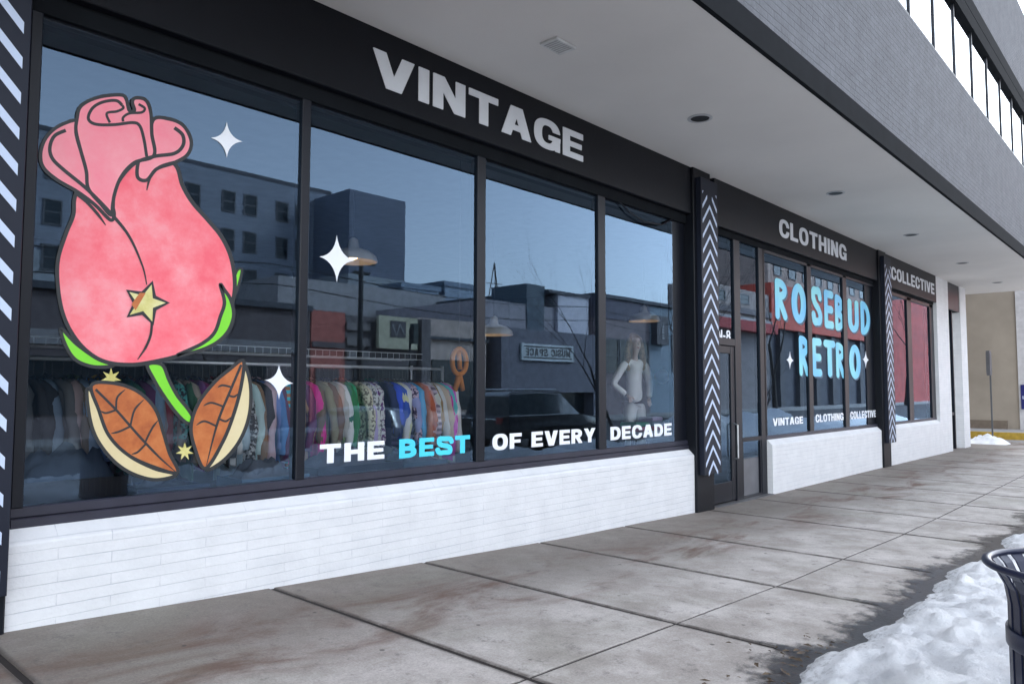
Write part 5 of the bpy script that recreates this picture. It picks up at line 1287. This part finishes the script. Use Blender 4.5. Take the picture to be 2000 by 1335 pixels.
bare_tree('tall bare tree mirrored behind the word ROSEBUD', 44, -19.0, 11, (.05, 0), 21, .5, .2, 5)
bare_tree('tall forked bare tree mirrored behind the word RETRO', 57, -19.3, 12, (-.08, 0), 22, .5, .22, 5)
bare_tree('far bare tree mirrored in front of the red hall', 92, -19.0, 15, (.0, 0), 23, .5, .25, 5)
# parked vehicles: lofted shells with wheels and glass
def vehicle(name, label, x0, y0, prof, W_, paint, roof, zroad=-.34, wheels=(.8, 3.7), wr=.36):
    """prof: list of (x, z_low, z_belt, z_roof, halfwidth_body, halfwidth_roof); near side towards the shop is +y"""
    root = thing(name, label, 'car', (x0+2.3, y0-W_/2, zroad))
    yc = y0-W_/2
    def loft(rows, m, nm, par=root):
        mb = MB(); V = []; n = len(rows[0])
        for r in rows: V += r
        F = []
        for i in range(len(rows)-1):
            for j in range(n-1): a = i*n+j; F.append((a, a+1, a+n+1, a+n))
        F.append(tuple(range(n))[::-1]); e = (len(rows)-1)*n; F.append(tuple(e+k for k in range(n)))
        mb.add(V, F); return mb.build(nm, m, par, 35)
    body = []; 
    for x, zl, zb, zr, wb, wt in prof:
        body.append([(x0+x, yc+s*w, zroad+z) for s, w, z in ((-1, wb*.9, zl), (-1, wb, zl+.15), (-1, wb, zb-.12), (-1, wb*.96, zb), (1, wb*.96, zb), (1, wb, zb-.12), (1, wb, zl+.15), (1, wb*.9, zl))])
    loft(body, paint, 'body')
    cab = [p for p in prof if p[3] > p[2]+.02]
    g = [[(x0+x, yc+s*w, zroad+z) for s, w, z in ((-1, wb*.94, zb-.01), (-1, wt, zr-.06), (1, wt, zr-.06), (1, wb*.94, zb-.01))] for x, zl, zb, zr, wb, wt in cab]
    loft(g, mat('car_glass', (.03, .045, .055), .12, spec=.8), 'window')
    rf = [[(x0+x, yc+s*w, zroad+z) for s, w, z in ((-1, wt*1.01, zr-.06), (-1, wt*.92, zr), (1, wt*.92, zr), (1, wt*1.01, zr-.06))] for x, zl, zb, zr, wb, wt in cab if zr > max(c[3] for c in cab)-.22]
    loft(rf, roof, 'roof')
    for wx in wheels:
        for s in (-1, 1):
            mb = MB(); mb.lathe([(wr-.02, -.11), (wr, -.09), (wr, .09), (wr-.02, .11), (wr*.6, .11), (wr*.6, -.11)], 0, 0, 28, True)
            cy_ = yc+s*(W_/2-.1); mb.v = [(x0+wx+a, cy_+c_, zroad+wr+b_) for a, b_, c_ in mb.v]
            w_ = mb.build('wheel', mat('tyre_rubber', (.02, .02, .02), .8), root, 40)
            mb = MB(); mb.lathe([(0, .08), (wr*.3, .09), (wr*.6, .06), (wr*.6, -.06), (0, -.08)], 0, 0, 20); mb.v = [(x0+wx+a, cy_+c_, zroad+wr+b_) for a, b_, c_ in mb.v]
            mb.build('rim', mat('alloy_rim', (.4, .4, .42), .35, .9), w_, 40)
    return root, yc
DK = mat('black_car_paint', (.016, .020, .027), .22, spec=.8); SV = mat('silver_car_paint', (.40, .42, .44), .5, .1)
suv, yc = vehicle('parked_suv', 'black sport utility car parked beyond the snow bank, mirrored in the third window', 15.2, -9.4,
    [(0, .45, 1.0, 1.0, .86, .7), (.08, .35, 1.08, 1.10, .92, .72), (.35, .32, 1.12, 1.66, .96, .72), (.6, .3, 1.12, 1.76, .97, .74), (1.8, .3, 1.12, 1.80, .97, .75), (2.9, .3, 1.11, 1.74, .97, .74), (3.6, .3, 1.08, 1.18, .96, .72), (3.75, .3, 1.06, 1.06, .95, .7), (4.6, .32, .98, .98, .92, .7), (4.8, .4, .8, .8, .8, .7)], 1.94, DK, DK, wheels=(.95, 3.85))
wbox(suv, 'number_plate', mat('plate_white', (.55, .57, .6), .5), 15.18, 15.2, yc-.26, yc+.26, .42, .58)
for s in (-1, 1):
    wbox(suv, 'belt_moulding', mat('chrome_strip', (.5, .52, .55), .3, 1), 15.5, 18.7, yc+s*.955-.012, yc+s*.955+.012, .745, .775)
for s in (-1, 1): wbox(suv, 'tail_lamp', mat('red_lens', (.25, .01, .01), .3), 15.17, 15.3, yc+s*.8-.09, yc+s*.8+.09, .55, .72)
wbox(suv, 'bumper_strip', mat('chrome_strip', (.5, .52, .55), .3, 1), 15.18, 15.21, yc-.7, yc+.7, .66, .69)
for s in (-1, 1):
    mb = MB(); mb.tube([(15.9, yc+s*.68, 1.44), (16.0, yc+s*.68, 1.5), (17.9, yc+s*.68, 1.5), (18.0, yc+s*.68, 1.42)], .03, 6); mb.build('roof_rail', mat('chrome_strip', (.5,.52,.55), .3, 1), suv)
car, yc = vehicle('parked_sedan', 'pale silver sedan parked beyond the snow bank, mirrored over the clothes rack', 8.9, -9.4,
    [(0, .4, .82, .82, .82, .6), (.1, .3, .92, .92, .86, .6), (.8, .28, .95, .95, .89, .6), (.95, .28, .95, .99, .89, .6), (1.6, .28, .95, 1.38, .89, .62), (2.4, .28, .94, 1.43, .89, .63), (3.0, .28, .93, 1.36, .89, .62), (3.75, .28, .92, .95, .88, .6), (3.9, .28, .9, .9, .88, .6), (4.5, .3, .78, .78, .84, .6), (4.7, .4, .65, .65, .75, .6)], 1.78, SV, SV, wheels=(.85, 3.75), wr=.33)
for s in (-1, 1): wbox(car, 'tail_lamp', mat('red_lens', (.25, .01, .01), .3), 8.88, 9.05, yc+s*.66-.12, yc+s*.66+.12, .32, .46)
